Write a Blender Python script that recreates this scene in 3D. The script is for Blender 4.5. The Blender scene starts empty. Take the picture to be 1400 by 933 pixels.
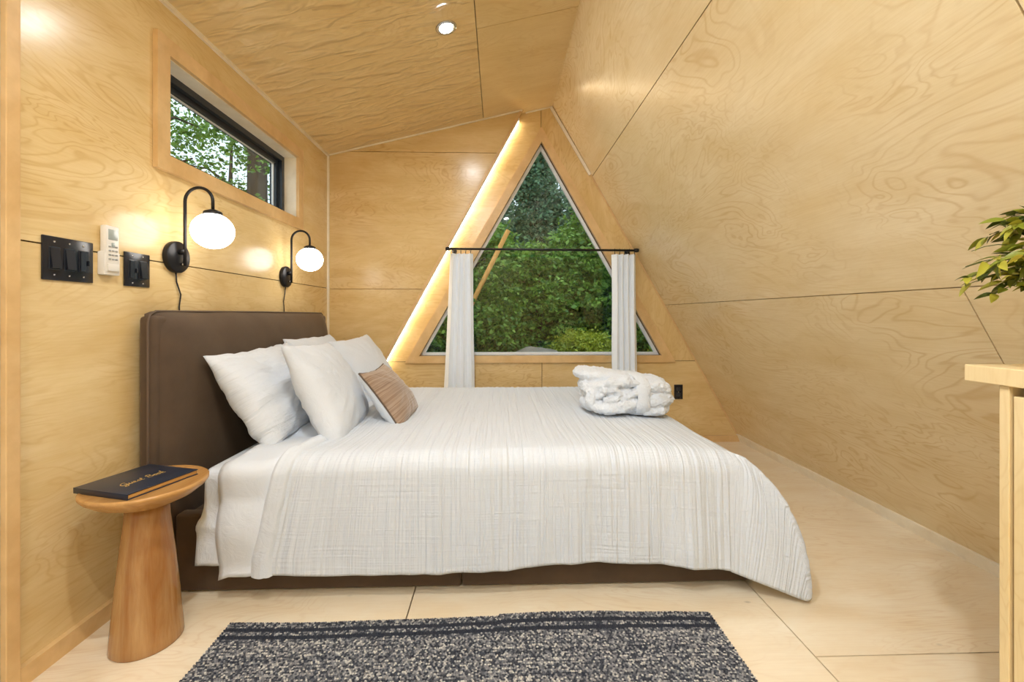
import bpy, bmesh, math, random
import numpy as np
from mathutils import Vector, Matrix, noise
R = math.radians
random.seed(7)
rng = np.random.default_rng(7)
sc = bpy.context.scene
col = sc.collection

# ------------------------------------------------------------------ camera
cam_d = bpy.data.cameras.new('camera')
cam = bpy.data.objects.new('camera', cam_d); col.objects.link(cam)
cam_d.sensor_width = 36.0
cam_d.lens = 36.0 * 600 / 1400
cam_d.shift_y = -(466.5 - 431) / 1400
cam_d.clip_start = 0.05
cam.location = (0, 0, 1.02)
cam.rotation_euler = (R(90), 0, -math.atan(18.4 / 600))
sc.camera = cam

# ------------------------------------------------------------------ sky, exposure
SKY = 1.6
LAMP = 1.78
world = bpy.data.worlds.new('overcast_sky'); sc.world = world
world.use_nodes = True
bg = world.node_tree.nodes['Background']
bg.inputs[0].default_value = (0.80, 0.93, 1.0, 1)
bg.inputs[1].default_value = SKY
sc.view_settings.view_transform = 'Standard'
sc.view_settings.look = 'None'
sc.view_settings.exposure = 0.0
sc.view_settings.gamma = 1.0
sc.view_settings.use_curve_mapping = False
sc.cycles.max_bounces = 8
sc.cycles.diffuse_bounces = 5
sc.cycles.glossy_bounces = 4
sc.cycles.transparent_max_bounces = 16
sc.cycles.sample_clamp_indirect = 6.0
sc.cycles.use_denoising = True

# ------------------------------------------------------------------ room measures (metres)
WX = -1.318          # left wall
DY = 3.429           # dormer end wall
GY = 3.49            # gable wall
CZ0, CS = 2.256, 0.2457   # dormer ceiling height at left wall and its slope
RX = 0.430           # ridge
RZ = CZ0 + CS * (RX - WX)
SM = 1.751           # slope of the right roof plane (dz/dx, falling to the right)
BY = -2.4            # rear wall
def slope_x(z): return RX + (RZ - z) / SM
def ceil_z(x): return CZ0 + CS * (x - WX)

# ------------------------------------------------------------------ materials
class N:
    def __init__(s, name):
        s.m = bpy.data.materials.new(name); s.m.use_nodes = True
        s.t = s.m.node_tree; s.b = s.t.nodes['Principled BSDF']; s.out = s.t.nodes['Material Output']
    def n(s, typ, **kw):
        nd = s.t.nodes.new(typ)
        for k, v in kw.items():
            if k.startswith('i_'):
                key = k[2:]
                nd.inputs[int(key) if key.isdigit() else key.replace('_', ' ')].default_value = v
            else: setattr(nd, k, v)
        return nd
    def l(s, a, b): s.t.links.new(a, b)
    def p(s, **kw):
        for k, v in kw.items(): s.b.inputs[k.replace('_', ' ')].default_value = v
    def ramp(s, src, stops):
        r = s.n('ShaderNodeValToRGB'); e = r.color_ramp.elements
        while len(e) < len(stops): e.new(0.5)
        for el, (p, c) in zip(e, stops):
            el.position = p; el.color = c if len(c) == 4 else (*c, 1)
        s.l(src, r.inputs[0]); return r.outputs[0]
    def mapping(s, coord='UV', scale=(1, 1, 1), rot=(0, 0, 0)):
        c = s.n('ShaderNodeTexCoord'); m = s.n('ShaderNodeMapping')
        m.inputs['Scale'].default_value = scale; m.inputs['Rotation'].default_value = rot
        s.l(c.outputs[coord], m.inputs[0]); return m.outputs[0]
    def noise(s, vec, scale, detail=4, rough=0.5, dist=0.0):
        k = s.n('ShaderNodeTexNoise'); k.inputs['Scale'].default_value = scale
        k.inputs['Detail'].default_value = detail; k.inputs['Roughness'].default_value = rough
        k.inputs['Distortion'].default_value = dist
        s.l(vec, k.inputs['Vector']); return k.outputs['Fac']
    def math(s, op, a, b=None, c=None):
        k = s.n('ShaderNodeMath', operation=op)
        for i, v in enumerate((a, b, c)):
            if v is None: continue
            if isinstance(v, (int, float)): k.inputs[i].default_value = v
            else: s.l(v, k.inputs[i])
        return k.outputs[0]
    def mix(s, fac, a, b, mode='MIX'):
        k = s.n('ShaderNodeMix', data_type='RGBA', blend_type=mode)
        for sock, v in ((k.inputs[0], fac), (k.inputs[6], a), (k.inputs[7], b)):
            if isinstance(v, (int, float)): sock.default_value = v
            elif isinstance(v, tuple): sock.default_value = v if len(v) == 4 else (*v, 1)
            else: s.l(v, sock)
        return k.outputs[2]
    def bump(s, h, strength=0.3, dist=0.01):
        k = s.n('ShaderNodeBump'); k.inputs['Strength'].default_value = strength
        k.inputs['Distance'].default_value = dist
        s.l(h, k.inputs['Height']); s.l(k.outputs[0], s.b.inputs['Normal']); return k

def simple(name, colr, rough=0.5, metal=0.0, **kw):
    m = N(name); m.p(Base_Color=(*colr, 1), Roughness=rough, Metallic=metal)
    if kw: m.p(**kw)
    return m.m

def plywood(name, light, dark, rough=0.3, rot=0.0, quilt=0.0, knots=0.0, sheen=0.5, contrast=1.0, stretch=(1.0, 3.2)):
    """rotary-cut birch: contour figure, fine fibre, mottling"""
    m = N(name)
    v = m.mapping('UV', (stretch[0], stretch[1], 1), (0, 0, rot))
    v1 = m.mapping('UV', (1, 1, 1), (0, 0, rot))
    n1 = m.noise(v, 1.15, 3, 0.55, 1.2)
    rings = m.math('SINE', m.math('MULTIPLY', n1, 120.0))
    rings = m.math('MULTIPLY_ADD', rings, 0.5, 0.5)
    rings = m.math('POWER', rings, 6.0)
    mask = m.ramp(m.noise(v1, 1.6, 3, 0.6), [(0.36, (0.0, 0.0, 0.0)), (0.66, (1, 1, 1))])
    rings = m.math('MULTIPLY', rings, mask)
    vf = m.mapping('UV', (6, 170, 1), (0, 0, rot))
    fib = m.noise(vf, 1.0, 3, 0.6)
    mott = m.noise(v, 2.3, 5, 0.65, 0.4)
    base = m.mix(m.ramp(mott, [(0.30, (0, 0, 0)), (0.74, (1, 1, 1))]), dark, light)
    c = m.mix(m.math('MULTIPLY', rings, 0.5 * contrast), base, (dark[0] * .78, dark[1] * .63, dark[2] * .48))
    c = m.mix(m.math('MULTIPLY', m.math('SUBTRACT', fib, 0.42), 0.5 * contrast), c, (dark[0] * .72, dark[1] * .58, dark[2] * .45))
    if knots:
        vk = m.mapping('UV', (7, 12, 1), (0, 0, rot))
        kk = m.n('ShaderNodeTexVoronoi'); kk.inputs['Scale'].default_value = 1.0; kk.inputs['Randomness'].default_value = 1.0
        m.l(vk, kk.inputs['Vector'])
        kf = m.ramp(kk.outputs['Distance'], [(0.03, (1, 1, 1)), (0.10, (0, 0, 0))])
        kf = m.math('MULTIPLY', kf, m.ramp(m.noise(v1, 3.0, 2, 0.5), [(0.5, (0, 0, 0)), (0.62, (1, 1, 1))]))
        c = m.mix(m.math('MULTIPLY', kf, knots), c, tuple(x * 0.45 for x in dark))
    m.l(c, m.b.inputs['Base Color'])
    m.p(Roughness=rough)
    m.b.inputs['Specular IOR Level'].default_value = sheen
    h = m.math('MULTIPLY', fib, 0.03)
    h = m.math('ADD', h, m.math('MULTIPLY', n1, 0.25))
    if quilt:
        vq = m.mapping('UV', (5.0, 14.0, 1), (0, 0, rot))
        q = m.ramp(m.noise(vq, 1.0, 2, 0.5, 0.5), [(0.42, (0, 0, 0)), (0.80, (1, 1, 1))])
        h = m.math('ADD', h, m.math('MULTIPLY', q, quilt))
        m.bump(h, 0.55, 0.018)
    else:
        m.bump(h, 0.25, 0.01)
    return m.m

def timber(name, light, dark, scale=(3, 3, 40), rough=0.4, coord='Object'):
    m = N(name)
    v = m.mapping(coord, scale)
    n1 = m.noise(v, 1.0, 5, 0.6, 0.6)
    v2 = m.mapping(coord, tuple(x * 5 for x in scale))
    n2 = m.noise(v2, 1.0, 3, 0.6)
    c = m.mix(m.ramp(n1, [(0.35, (0, 0, 0)), (0.68, (1, 1, 1))]), light, dark)
    c = m.mix(m.math('MULTIPLY', m.math('SUBTRACT', n2, 0.4), 0.5), c, tuple(x * 0.6 for x in dark))
    m.l(c, m.b.inputs['Base Color']); m.p(Roughness=rough)
    m.bump(n2, 0.12, 0.004)
    return m.m

PLY_L, PLY_D = (0.82, 0.655, 0.36), (0.70, 0.505, 0.225)
M = {}
M['ply_left'] = plywood('birch_plywood_left', PLY_L, PLY_D, 0.22)
M['ply_end'] = plywood('birch_plywood_end', (0.80, 0.62, 0.325), (0.65, 0.445, 0.18), 0.24, knots=0.25)
M['ply_ceiling'] = plywood('birch_plywood_ceiling', (0.81, 0.64, 0.345), (0.72, 0.53, 0.245), 0.32, quilt=1.6, contrast=0.6)
M['ply_ceiling_plain'] = plywood('birch_plywood_ceiling_plain', (0.81, 0.64, 0.345), (0.72, 0.53, 0.245), 0.32, contrast=0.6)
M['ply_slope'] = plywood('birch_plywood_slope', (0.83, 0.695, 0.445), (0.72, 0.555, 0.30), 0.21, rot=0.45, contrast=1.0, stretch=(1.0, 2.4))
M['ply_floor'] = plywood('birch_plywood_floor', (0.86, 0.765, 0.595), (0.77, 0.625, 0.42), 0.28, knots=0.7, contrast=0.8)
M['ply_cabinet'] = plywood('birch_plywood_cabinet', (0.82, 0.65, 0.37), (0.75, 0.555, 0.265), 0.35, contrast=0.7)
M['backing'] = simple('dark_joint', (0.10, 0.055, 0.02), 0.9)
M['pine'] = timber('pale_pine_trim', (0.76, 0.53, 0.26), (0.62, 0.39, 0.16), (4, 4, 4))
M['pine_light'] = timber('light_pine_trim', (0.91, 0.84, 0.70), (0.84, 0.73, 0.55), (4, 4, 4))
M['table_wood'] = timber('mango_wood', (0.46, 0.27, 0.11), (0.32, 0.135, 0.035), (24, 24, 1.6), 0.22)
M['table_top'] = timber('mango_wood_top', (0.56, 0.31, 0.105), (0.44, 0.22, 0.065), (22, 3, 22), 0.27)
M['black_metal'] = simple('black_powder_coat', (0.012, 0.012, 0.014), 0.38, 0.4)
M['black_plastic'] = simple('black_plastic', (0.011, 0.013, 0.02), 0.22)
M['black_frame'] = simple('black_window_frame', (0.016, 0.022, 0.032), 0.3)
M['white_plastic'] = simple('white_plastic', (0.78, 0.76, 0.72), 0.4)
M['grey_plastic'] = simple('grey_plastic', (0.30, 0.31, 0.31), 0.5)
M['lcd'] = simple('grey_lcd', (0.38, 0.43, 0.42), 0.2)
M['vinyl'] = simple('white_vinyl', (0.88, 0.90, 0.92), 0.4)
M['chrome'] = simple('brushed_chrome', (0.62, 0.62, 0.62), 0.25, 1.0)
M['grey_door'] = simple('grey_door_paint', (0.46, 0.48, 0.52), 0.5)
M['gold'] = simple('gold_foil', (0.78, 0.56, 0.20), 0.35, 0.7)
M['stone'] = timber('lichen_stone', (0.28, 0.24, 0.19), (0.16, 0.13, 0.10), (3, 3, 3), 0.9)
M['bark'] = timber('bark', (0.13, 0.095, 0.065), (0.055, 0.04, 0.03), (9, 9, 1.5), 0.95)
M['soil'] = timber('forest_floor', (0.07, 0.075, 0.03), (0.04, 0.03, 0.018), (2, 2, 2), 1.0)
M['streak'] = timber('orange_streak', (0.85, 0.42, 0.10), (0.65, 0.28, 0.05), (14, 14, 2), 0.6)  # orange of a reflected streak, put into the rod's colour
M['pot'] = simple('white_ceramic', (0.75, 0.74, 0.71), 0.3)

def leaf_mat(name, a, b, trans=0.25):
    m = N(name)
    g = m.n('ShaderNodeNewGeometry')
    c = m.mix(g.outputs['Random Per Island'], a, b)
    m.l(c, m.b.inputs['Base Color']); m.p(Roughness=0.45)
    tr = m.n('ShaderNodeBsdfTranslucent'); m.l(c, tr.inputs[0])
    mx = m.n('ShaderNodeMixShader'); mx.inputs[0].default_value = trans
    m.l(m.b.outputs[0], mx.inputs[1]); m.l(tr.outputs[0], mx.inputs[2]); m.l(mx.outputs[0], m.out.inputs[0])
    return m.m
M['leaf_dark'] = leaf_mat('leaf_dark', (0.05, 0.13, 0.085), (0.26, 0.46, 0.24))
M['leaf_mid'] = leaf_mat('leaf_mid', (0.06, 0.17, 0.03), (0.34, 0.56, 0.09))
M['leaf_lime'] = leaf_mat('leaf_lime', (0.22, 0.30, 0.02), (0.52, 0.55, 0.05))
M['leaf_house'] = [leaf_mat('leaf_house_%s' % k, a, b, 0.2) for k, a, b in
                   (('olive', (0.16, 0.19, 0.012), (0.24, 0.26, 0.02)), ('deep', (0.05, 0.075, 0.008), (0.08, 0.10, 0.012)), ('yellow', (0.36, 0.34, 0.03), (0.42, 0.38, 0.04)))]

def glass_mat():
    m = N('window_glass')
    t = m.n('ShaderNodeBsdfTransparent'); t.inputs[0].default_value = (0.97, 0.99, 0.99, 1)
    g = m.n('ShaderNodeBsdfGlossy'); g.inputs['Roughness'].default_value = 0.02
    f = m.n('ShaderNodeLayerWeight'); f.inputs[0].default_value = 0.5
    fac = m.math('MULTIPLY_ADD', m.math('POWER', f.outputs['Facing'], 5.0), 0.90, 0.022)
    mx = m.n('ShaderNodeMixShader')
    m.l(fac, mx.inputs[0]); m.l(t.outputs[0], mx.inputs[1]); m.l(g.outputs[0], mx.inputs[2]); m.l(mx.outputs[0], m.out.inputs[0])
    return m.m
M['glass'] = glass_mat()

def emit(name, c, s):
    m = N(name); m.p(Base_Color=(0.9, 0.9, 0.88, 1), Roughness=0.3)
    m.b.inputs['Emission Color'].default_value = (*c, 1); m.b.inputs['Emission Strength'].default_value = s
    return m.m
M['globe'] = emit('opal_globe_lit', (1.0, 0.95, 0.88), 4.5 * LAMP)
M['led'] = emit('led_strip_lit', (1.0, 0.82, 0.56), 10 * LAMP)

def velvet():
    m = N('brown_velvet')
    v = m.mapping('Object', (1, 1, 1))
    n1 = m.noise(v, 9, 4, 0.6); n2 = m.noise(v, 300, 2, 0.5)
    c = m.mix(n1, (0.050, 0.030, 0.017), (0.10, 0.064, 0.038))
    m.l(c, m.b.inputs['Base Color'])
    m.p(Roughness=0.8, Sheen_Weight=0.35, Sheen_Roughness=0.4); m.b.inputs['Sheen Tint'].default_value = (0.72, 0.55, 0.36, 1)
    m.bump(n2, 0.15, 0.002)
    return m.m
M['velvet'] = velvet()
M['piping'] = simple('brown_piping', (0.11, 0.075, 0.052), 0.7)

def linen(name, c=(0.78, 0.78, 0.78), fine=900, strength=0.1):
    m = N(name); m.p(Base_Color=(*c, 1), Roughness=0.85, Sheen_Weight=0.15)
    v = m.mapping('Object', (1, 1, 1))
    h = m.math('ADD', m.math('MULTIPLY', m.noise(v, 14, 4, 0.6, 0.8), 1.0), m.math('MULTIPLY', m.noise(v, fine, 1, 0.5), 0.04))
    m.bump(h, strength, 0.02)
    return m.m
M['cotton'] = linen('white_cotton', (0.645, 0.69, 0.75), strength=0.35)
def crinkled():
    m = N('white_crinkled_cotton'); m.p(Base_Color=(0.645, 0.69, 0.75, 1), Roughness=0.85, Sheen_Weight=0.15)
    w = m.noise(m.mapping('UV', (5, 38, 1), (0, 0, .25)), 1.0, 3, 0.6, 0.6)
    m.bump(m.math('ADD', w, m.math('MULTIPLY', m.noise(m.mapping('UV', (9, 9, 1)), 1.0, 3, 0.6, 0.8), 0.8)), 0.55, 0.022)
    return m.m
M['crinkled'] = crinkled()
M['duvet'] = linen('white_duvet_cotton', (0.655, 0.70, 0.76), strength=0.16)
M['curtain'] = linen('white_curtain_linen', (0.83, 0.88, 0.94), strength=0.05)

def gauze():
    m = N('crinkled_gauze'); m.p(Base_Color=(0.64, 0.685, 0.745, 1), Roughness=0.9, Sheen_Weight=0.15)
    # UV: u along the bed, v across it; wrinkles run across, crossed by a fine weft
    w = m.noise(m.mapping('UV', (75, 1.1, 1)), 1.0, 2, 0.6, 0.3)
    x = m.noise(m.mapping('UV', (4.0, 120, 1)), 1.0, 1, 0.5, 0.2)
    h = m.math('ADD', m.math('MULTIPLY', w, 1.0), m.math('MULTIPLY', x, 0.22))
    m.bump(h, 0.65, 0.018)
    return m.m
M['gauze'] = gauze()

def terry():
    m = N('white_plush'); m.p(Base_Color=(0.71, 0.755, 0.815, 1), Roughness=0.95, Sheen_Weight=0.3)
    v = m.mapping('Object', (1, 1, 1))
    m.bump(m.math('ADD', m.noise(v, 160, 3, 0.6), m.math('MULTIPLY', m.noise(v, 40, 3, 0.6), 0.8)), 0.5, 0.008)
    return m.m
M['terry'] = terry()

def cushion_mat():
    m = N('taupe_striped_weave')
    v = m.mapping('UV', (2.0, 150, 1))
    s = m.noise(v, 1.0, 2, 0.5)
    c = m.mix(m.ramp(s, [(0.38, (0, 0, 0)), (0.62, (1, 1, 1))]), (0.25, 0.16, 0.10), (0.37, 0.27, 0.195))
    m.l(c, m.b.inputs['Base Color']); m.p(Roughness=0.8, Sheen_Weight=0.4)
    m.bump(s, 0.3, 0.006)
    return m.m
M['cushion'] = cushion_mat()
M['cover'] = simple('navy_leatherette', (0.016, 0.024, 0.045), 0.33)
M['paper'] = simple('kraft_pages', (0.50, 0.27, 0.07), 0.8)

# ------------------------------------------------------------------ mesh helpers
def link(name, me, mat=None, parent=None, loc=None):
    o = bpy.data.objects.new(name, me); col.objects.link(o)
    if mat is not None and not me.materials: me.materials.append(mat)
    if parent is not None: o.parent = parent
    if loc is not None: o.location = loc
    return o
def mesh(name, verts, faces, mat, parent=None, smooth=False, uvs=None, loc=None):
    me = bpy.data.meshes.new(name); me.from_pydata([tuple(v) for v in verts], [], faces)
    if uvs is not None:
        lay = me.uv_layers.new(name='UVMap')
        idx = np.empty(len(me.loops), dtype=np.int32); me.loops.foreach_get('vertex_index', idx)
        lay.data.foreach_set('uv', np.asarray(uvs, dtype=np.float32)[idx].ravel())
    if smooth: me.polygons.foreach_set('use_smooth', [True] * len(me.polygons))
    me.update()
    return link(name, me, mat, parent, loc)
def from_bm(name, bm, mat, parent=None, smooth=False, loc=None):
    me = bpy.data.meshes.new(name); bmesh.ops.recalc_face_normals(bm, faces=bm.faces[:]); bm.to_mesh(me); bm.free()
    if smooth: me.polygons.foreach_set('use_smooth', [True] * len(me.polygons))
    return link(name, me, mat, parent, loc)
def tag(o, label=None, cat=None, group=None, kind=None):
    if label: o['label'] = label
    if cat: o['category'] = cat
    if group: o['group'] = group
    if kind: o['kind'] = kind
    return o
def empty(name, loc=(0, 0, 0), rz=0):
    o = bpy.data.objects.new(name, None); col.objects.link(o); o.location = loc; o.rotation_euler = (0, 0, rz)
    o.empty_display_size = 0.05
    return o
def box_bm(bm, lo, hi, bevel=0.0, seg=2):
    r = bmesh.ops.create_cube(bm, size=1.0)
    c = [(a + b) / 2 for a, b in zip(lo, hi)]; s = [b - a for a, b in zip(lo, hi)]
    for v in r['verts']: v.co = Vector((c[i] + v.co[i] * s[i] for i in range(3)))
    if bevel:
        es = list({e for v in r['verts'] for e in v.link_edges})
        bmesh.ops.bevel(bm, geom=es, offset=bevel, segments=seg, affect='EDGES', profile=0.5)
def box(name, lo, hi, mat, parent=None, bevel=0.0, seg=2, smooth=False):
    bm = bmesh.new(); box_bm(bm, lo, hi, bevel, seg)
    o = from_bm(name, bm, mat, parent, smooth)
    return o
def tube_geo(path, r, n=10, cap=True):
    P = [Vector(p) for p in path]; vs = []; fs = []
    rad = r if isinstance(r, (list, tuple)) else [r] * len(P)
    t0 = (P[1] - P[0]).normalized()
    a = t0.orthogonal().normalized()
    for i, p in enumerate(P):
        t = (P[min(i + 1, len(P) - 1)] - P[max(i - 1, 0)]).normalized()
        a = (a - t * a.dot(t)).normalized(); b = t.cross(a)
        for k in range(n):
            q = 2 * math.pi * k / n
            vs.append(p + (a * math.cos(q) + b * math.sin(q)) * rad[i])
    for i in range(len(P) - 1):
        for k in range(n):
            fs.append((i * n + k, i * n + (k + 1) % n, (i + 1) * n + (k + 1) % n, (i + 1) * n + k))
    if cap:
        fs.append(tuple(range(n - 1, -1, -1))); fs.append(tuple((len(P) - 1) * n + k for k in range(n)))
    return vs, fs
def tube(name, path, r, mat, parent=None, n=10, loc=None):
    vs, fs = tube_geo(path, r, n); return mesh(name, vs, fs, mat, parent, True, loc=loc)
def lathe(name, prof, mat, parent=None, n=48, loc=None, smooth=True, axis='Z'):
    vs = []; fs = []
    for (r, z) in prof:
        for k in range(n):
            q = 2 * math.pi * k / n
            vs.append((r * math.cos(q), r * math.sin(q), z))
    if axis == 'X': vs = [(z, x, y) for x, y, z in vs]
    if axis == 'Y': vs = [(x, z, y) for x, y, z in vs]
    m = len(prof)
    for i in range(m - 1):
        for k in range(n):
            fs.append((i * n + k, i * n + (k + 1) % n, (i + 1) * n + (k + 1) % n, (i + 1) * n + k))
    fs.append(tuple(range(n - 1, -1, -1))); fs.append(tuple((m - 1) * n + k for k in range(n)))
    return mesh(name, vs, fs, mat, parent, smooth, loc=loc)
def auto_smooth(o, ang=35):
    md = o.modifiers.new('edge_split', 'EDGE_SPLIT'); md.split_angle = R(ang)
    return o
def prism(name, poly, org, U, V, Nn, t, mat, parent=None, uvoff=(0, 0), swap=False):
    """polygon in plane coordinates (u,v); front face in the plane, back t behind it (Nn points into the room)"""
    org, U, V, Nn = map(Vector, (org, U, V, Nn))
    F = [org + U * a + V * b for a, b in poly]
    B = [p - Nn * t for p in F]; n = len(poly)
    area = sum(poly[i][0] * poly[(i + 1) % n][1] - poly[(i + 1) % n][0] * poly[i][1] for i in range(n))
    ccw = (area > 0) == (U.cross(V).dot(Nn) > 0)
    ids = list(range(n)) if ccw else list(range(n - 1, -1, -1))
    fs = [tuple(ids), tuple(n + i for i in reversed(ids))]
    for k in range(n):
        a, b = ids[k], ids[(k + 1) % n]; fs.append((b, a, n + a, n + b))
    uv = [(b + uvoff[0], a + uvoff[1]) if swap else (a + uvoff[0], b + uvoff[1]) for a, b in poly] * 2
    return mesh(name, F + B, fs, mat, parent, uvs=uv)
def ring_prism(name, outer, hole, org, U, V, Nn, t, mat, parent=None, uvoff=(0, 0)):
    """quad outline with a quad hole, both counter-clockwise and corner-matched"""
    org, U, V, Nn = map(Vector, (org, U, V, Nn)); n = len(outer)
    pts = outer + hole
    F = [org + U * a + V * b for a, b in pts]; B = [p - Nn * t for p in F]
    fs = []; m = len(pts)
    flip = U.cross(V).dot(Nn) < 0
    for k in range(n):
        j = (k + 1) % n
        q = [(k, j, n + j, n + k), (m + k, m + n + k, m + n + j, m + j), (k, m + k, m + j, j), (n + k, n + j, m + n + j, m + n + k)]
        fs += [tuple(reversed(f)) for f in q] if flip else q
    return mesh(name, F + B, fs, mat, parent, uvs=[(a + uvoff[0], b + uvoff[1]) for a, b in pts] * 2)
def clip(poly, a, b, c):
    """keep the side a*u+b*v<=c"""
    out = []
    for i in range(len(poly)):
        p, q = poly[i], poly[(i + 1) % len(poly)]
        dp, dq = a * p[0] + b * p[1] - c, a * q[0] + b * q[1] - c
        if dp <= 0: out.append(p)
        if dp * dq < 0:
            k = dp / (dp - dq); out.append((p[0] + (q[0] - p[0]) * k, p[1] + (q[1] - p[1]) * k))
    return out
GAP = 0.0022
def urange(poly, lo, hi, axis):
    """cut to a strip lo..hi along one axis, leaving half a joint on each side"""
    a, b = (1, 0) if axis == 'u' else (0, 1)
    if hi is not None: poly = clip(poly, a, b, hi - GAP)
    if lo is not None: poly = clip(poly, -a, -b, -(lo + GAP))
    return poly

# ------------------------------------------------------------------ floor
floor = mesh('floor', [(-1.6, BY - .2, -.012), (2.3, BY - .2, -.012), (2.3, 3.75, -.012), (-1.6, 3.75, -.012)], [(0, 1, 2, 3)], M['backing'])
tag(floor, 'pale birch plywood sheet floor under the bed and rug', kind='structure')
FP = [(-1.40, BY), (2.0, BY), (2.0, GY + .02), (-1.40, GY + .02)]
xs = [None, -0.310, 0.945, None]
cuts = [[None, 0.45, None], [None, 0.05, 2.49, None], [None, -1.16, 1.281, None]]
for i in range(3):
    strip = urange(FP, xs[i], xs[i + 1], 'u')
    for j in range(len(cuts[i]) - 1):
        p = urange(strip, cuts[i][j], cuts[i][j + 1], 'v')
        prism('floor_sheet', p, (0, 0, 0), (1, 0, 0), (0, 1, 0), (0, 0, 1), .012, M['ply_floor'], floor, (i * 3.1, j * 5.7), swap=False)

# ------------------------------------------------------------------ left wall with strip window
WIN = (1.778, 2.899, 1.651, 2.047)      # y0, y1, z0, z1 of the opening
PD = (-2.2, .15, .05, 2.08)                # unseen patio door added for daylight behind the viewer
rect = lambda y0, y1, z0, z1: [(y0, z0), (y1, z0), (y1, z1), (y0, z1)]
wa = (WX - .012, 0, 0), (0, 1, 0), (0, 0, 1), (1, 0, 0)
wl = ring_prism('wall_left', rect(.25, 3.7, -.1, 2.5), rect(*WIN), *wa, .11, M['backing'])
ring_prism('wall_backing', rect(BY - .2, .25, -.1, 2.5), rect(*PD), *wa, .11, M['backing'], wl)
tag(wl, 'birch plywood side wall behind the headboard', kind='structure')
SEAM = 1.227
box_l = [(1.20, 0), (DY + .02, 0), (DY + .02, CZ0 + .02), (1.20, CZ0 + .02)]
pa = (WX, 0, 0), (0, 1, 0), (0, 0, 1), (1, 0, 0)
prism('plywood_panel', urange(box_l, None, SEAM, 'v'), *pa, .012, M['ply_left'], wl, (0.3, 0.2))
ring_prism('plywood_panel', [(1.20, SEAM + GAP), (DY + .02, SEAM + GAP), (DY + .02, CZ0 + .02), (1.20, CZ0 + .02)],
           [(WIN[0], WIN[2]), (WIN[1], WIN[2]), (WIN[1], WIN[3]), (WIN[0], WIN[3])], *pa, .012, M['ply_left'], wl, (7.3, 3.1))
ring_prism('plywood_panel', rect(BY, .28, 0, CZ0 + .02), rect(*PD), *pa, .012, M['ply_left'], wl, (11.3, 5.1))
prism('plywood_panel', [(.28, 2.12), (1.20, 2.12), (1.20, CZ0 + .02), (.28, CZ0 + .02)], *pa, .012, M['ply_left'], wl, (13.3, 5.1))

# strip window
w2 = ring_prism('window_2', [(WIN[0], WIN[2]), (WIN[1], WIN[2]), (WIN[1], WIN[3]), (WIN[0], WIN[3])],
                [(WIN[0] + .004, WIN[2] + .004), (WIN[1] - .004, WIN[2] + .004), (WIN[1] - .004, WIN[3] - .004), (WIN[0] + .004, WIN[3] - .004)],
                (WX + .002, 0, 0), (0, 1, 0), (0, 0, 1), (1, 0, 0), .075, M['pine_light'])
tag(w2, 'long narrow strip window with wood casing above the globe lamps', kind='structure')
cw, ct = .065, .020
y0, y1, z0, z1 = WIN
cas = [[(y0 - cw, z0 - cw), (y1 + cw, z0 - cw), (y1 + cw, z0), (y0 - cw, z0)],
       [(y0 - cw, z1), (y1 + cw, z1), (y1 + cw, z1 + cw), (y0 - cw, z1 + cw)],
       [(y0 - cw, z0), (y0, z0), (y0, z1), (y0 - cw, z1)],
       [(y1, z0), (y1 + cw, z0), (y1 + cw, z1), (y1, z1)]]
for p in cas:
    prism('casing_board', p, (WX + ct, 0, 0), (0, 1, 0), (0, 0, 1), (1, 0, 0), ct - .001, M['pine'], w2)
def quad_ring(name, y0, y1, z0, z1, w, x, t, mat, parent):
    return ring_prism(name, [(y0, z0), (y1, z0), (y1, z1), (y0, z1)], [(y0 + w, z0 + w), (y1 - w, z0 + w), (y1 - w, z1 - w), (y0 + w, z1 - w)], (x, 0, 0), (0, 1, 0), (0, 0, 1), (1, 0, 0), t, mat, parent)
quad_ring('outer_frame', y0 + .004, y1 - .004, z0 + .004, z1 - .004, .030, WX - .073, .07, M['black_frame'], w2)
quad_ring('sash', y0 + .034, y1 - .034, z0 + .034, z1 - .034, .026, WX - .098, .04, M['black_frame'], w2)
quad_ring('glazing_bead', y0 + .060, y1 - .060, z0 + .060, z1 - .060, .004, WX - .113, .012, M['vinyl'], w2)
prism('pane', [(y0 + .058, z0 + .058), (y1 - .058, z0 + .058), (y1 - .058, z1 - .058), (y0 + .058, z1 - .058)], (WX - .118, 0, 0), (0, 1, 0), (0, 0, 1), (1, 0, 0), .004, M['glass'], w2)

# door opening at the left edge of the view
t1 = empty('trim_1', (0, 0, 0)); tag(t1, 'pine door casing at the left edge of the view', kind='structure')
box('casing_board', (WX, 1.196, 0), (WX + .022, 1.232, 2.13), M['pine'], t1, .002)
box('casing_board', (WX, .246, 0), (WX + .022, .29, 2.13), M['pine'], t1, .002)
box('casing_board', (WX, .246, 2.09), (WX + .022, 1.234, 2.134), M['pine'], t1, .002)
d1 = box('door_1', (WX - .03, .29, .01), (WX + .008, 1.196, 2.09), M['grey_door'], None, .002)
tag(d1, 'grey painted door just inside the pine casing', kind='structure')
for (a, b, c, d) in ((.40, .70, .2, .95), (.79, 1.09, .2, .95), (.40, .70, 1.1, 1.95), (.79, 1.09, 1.1, 1.95)):
    box('door_panel', (WX + .006, a, c), (WX + .014, b, d), M['grey_door'], d1, .003)

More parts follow.
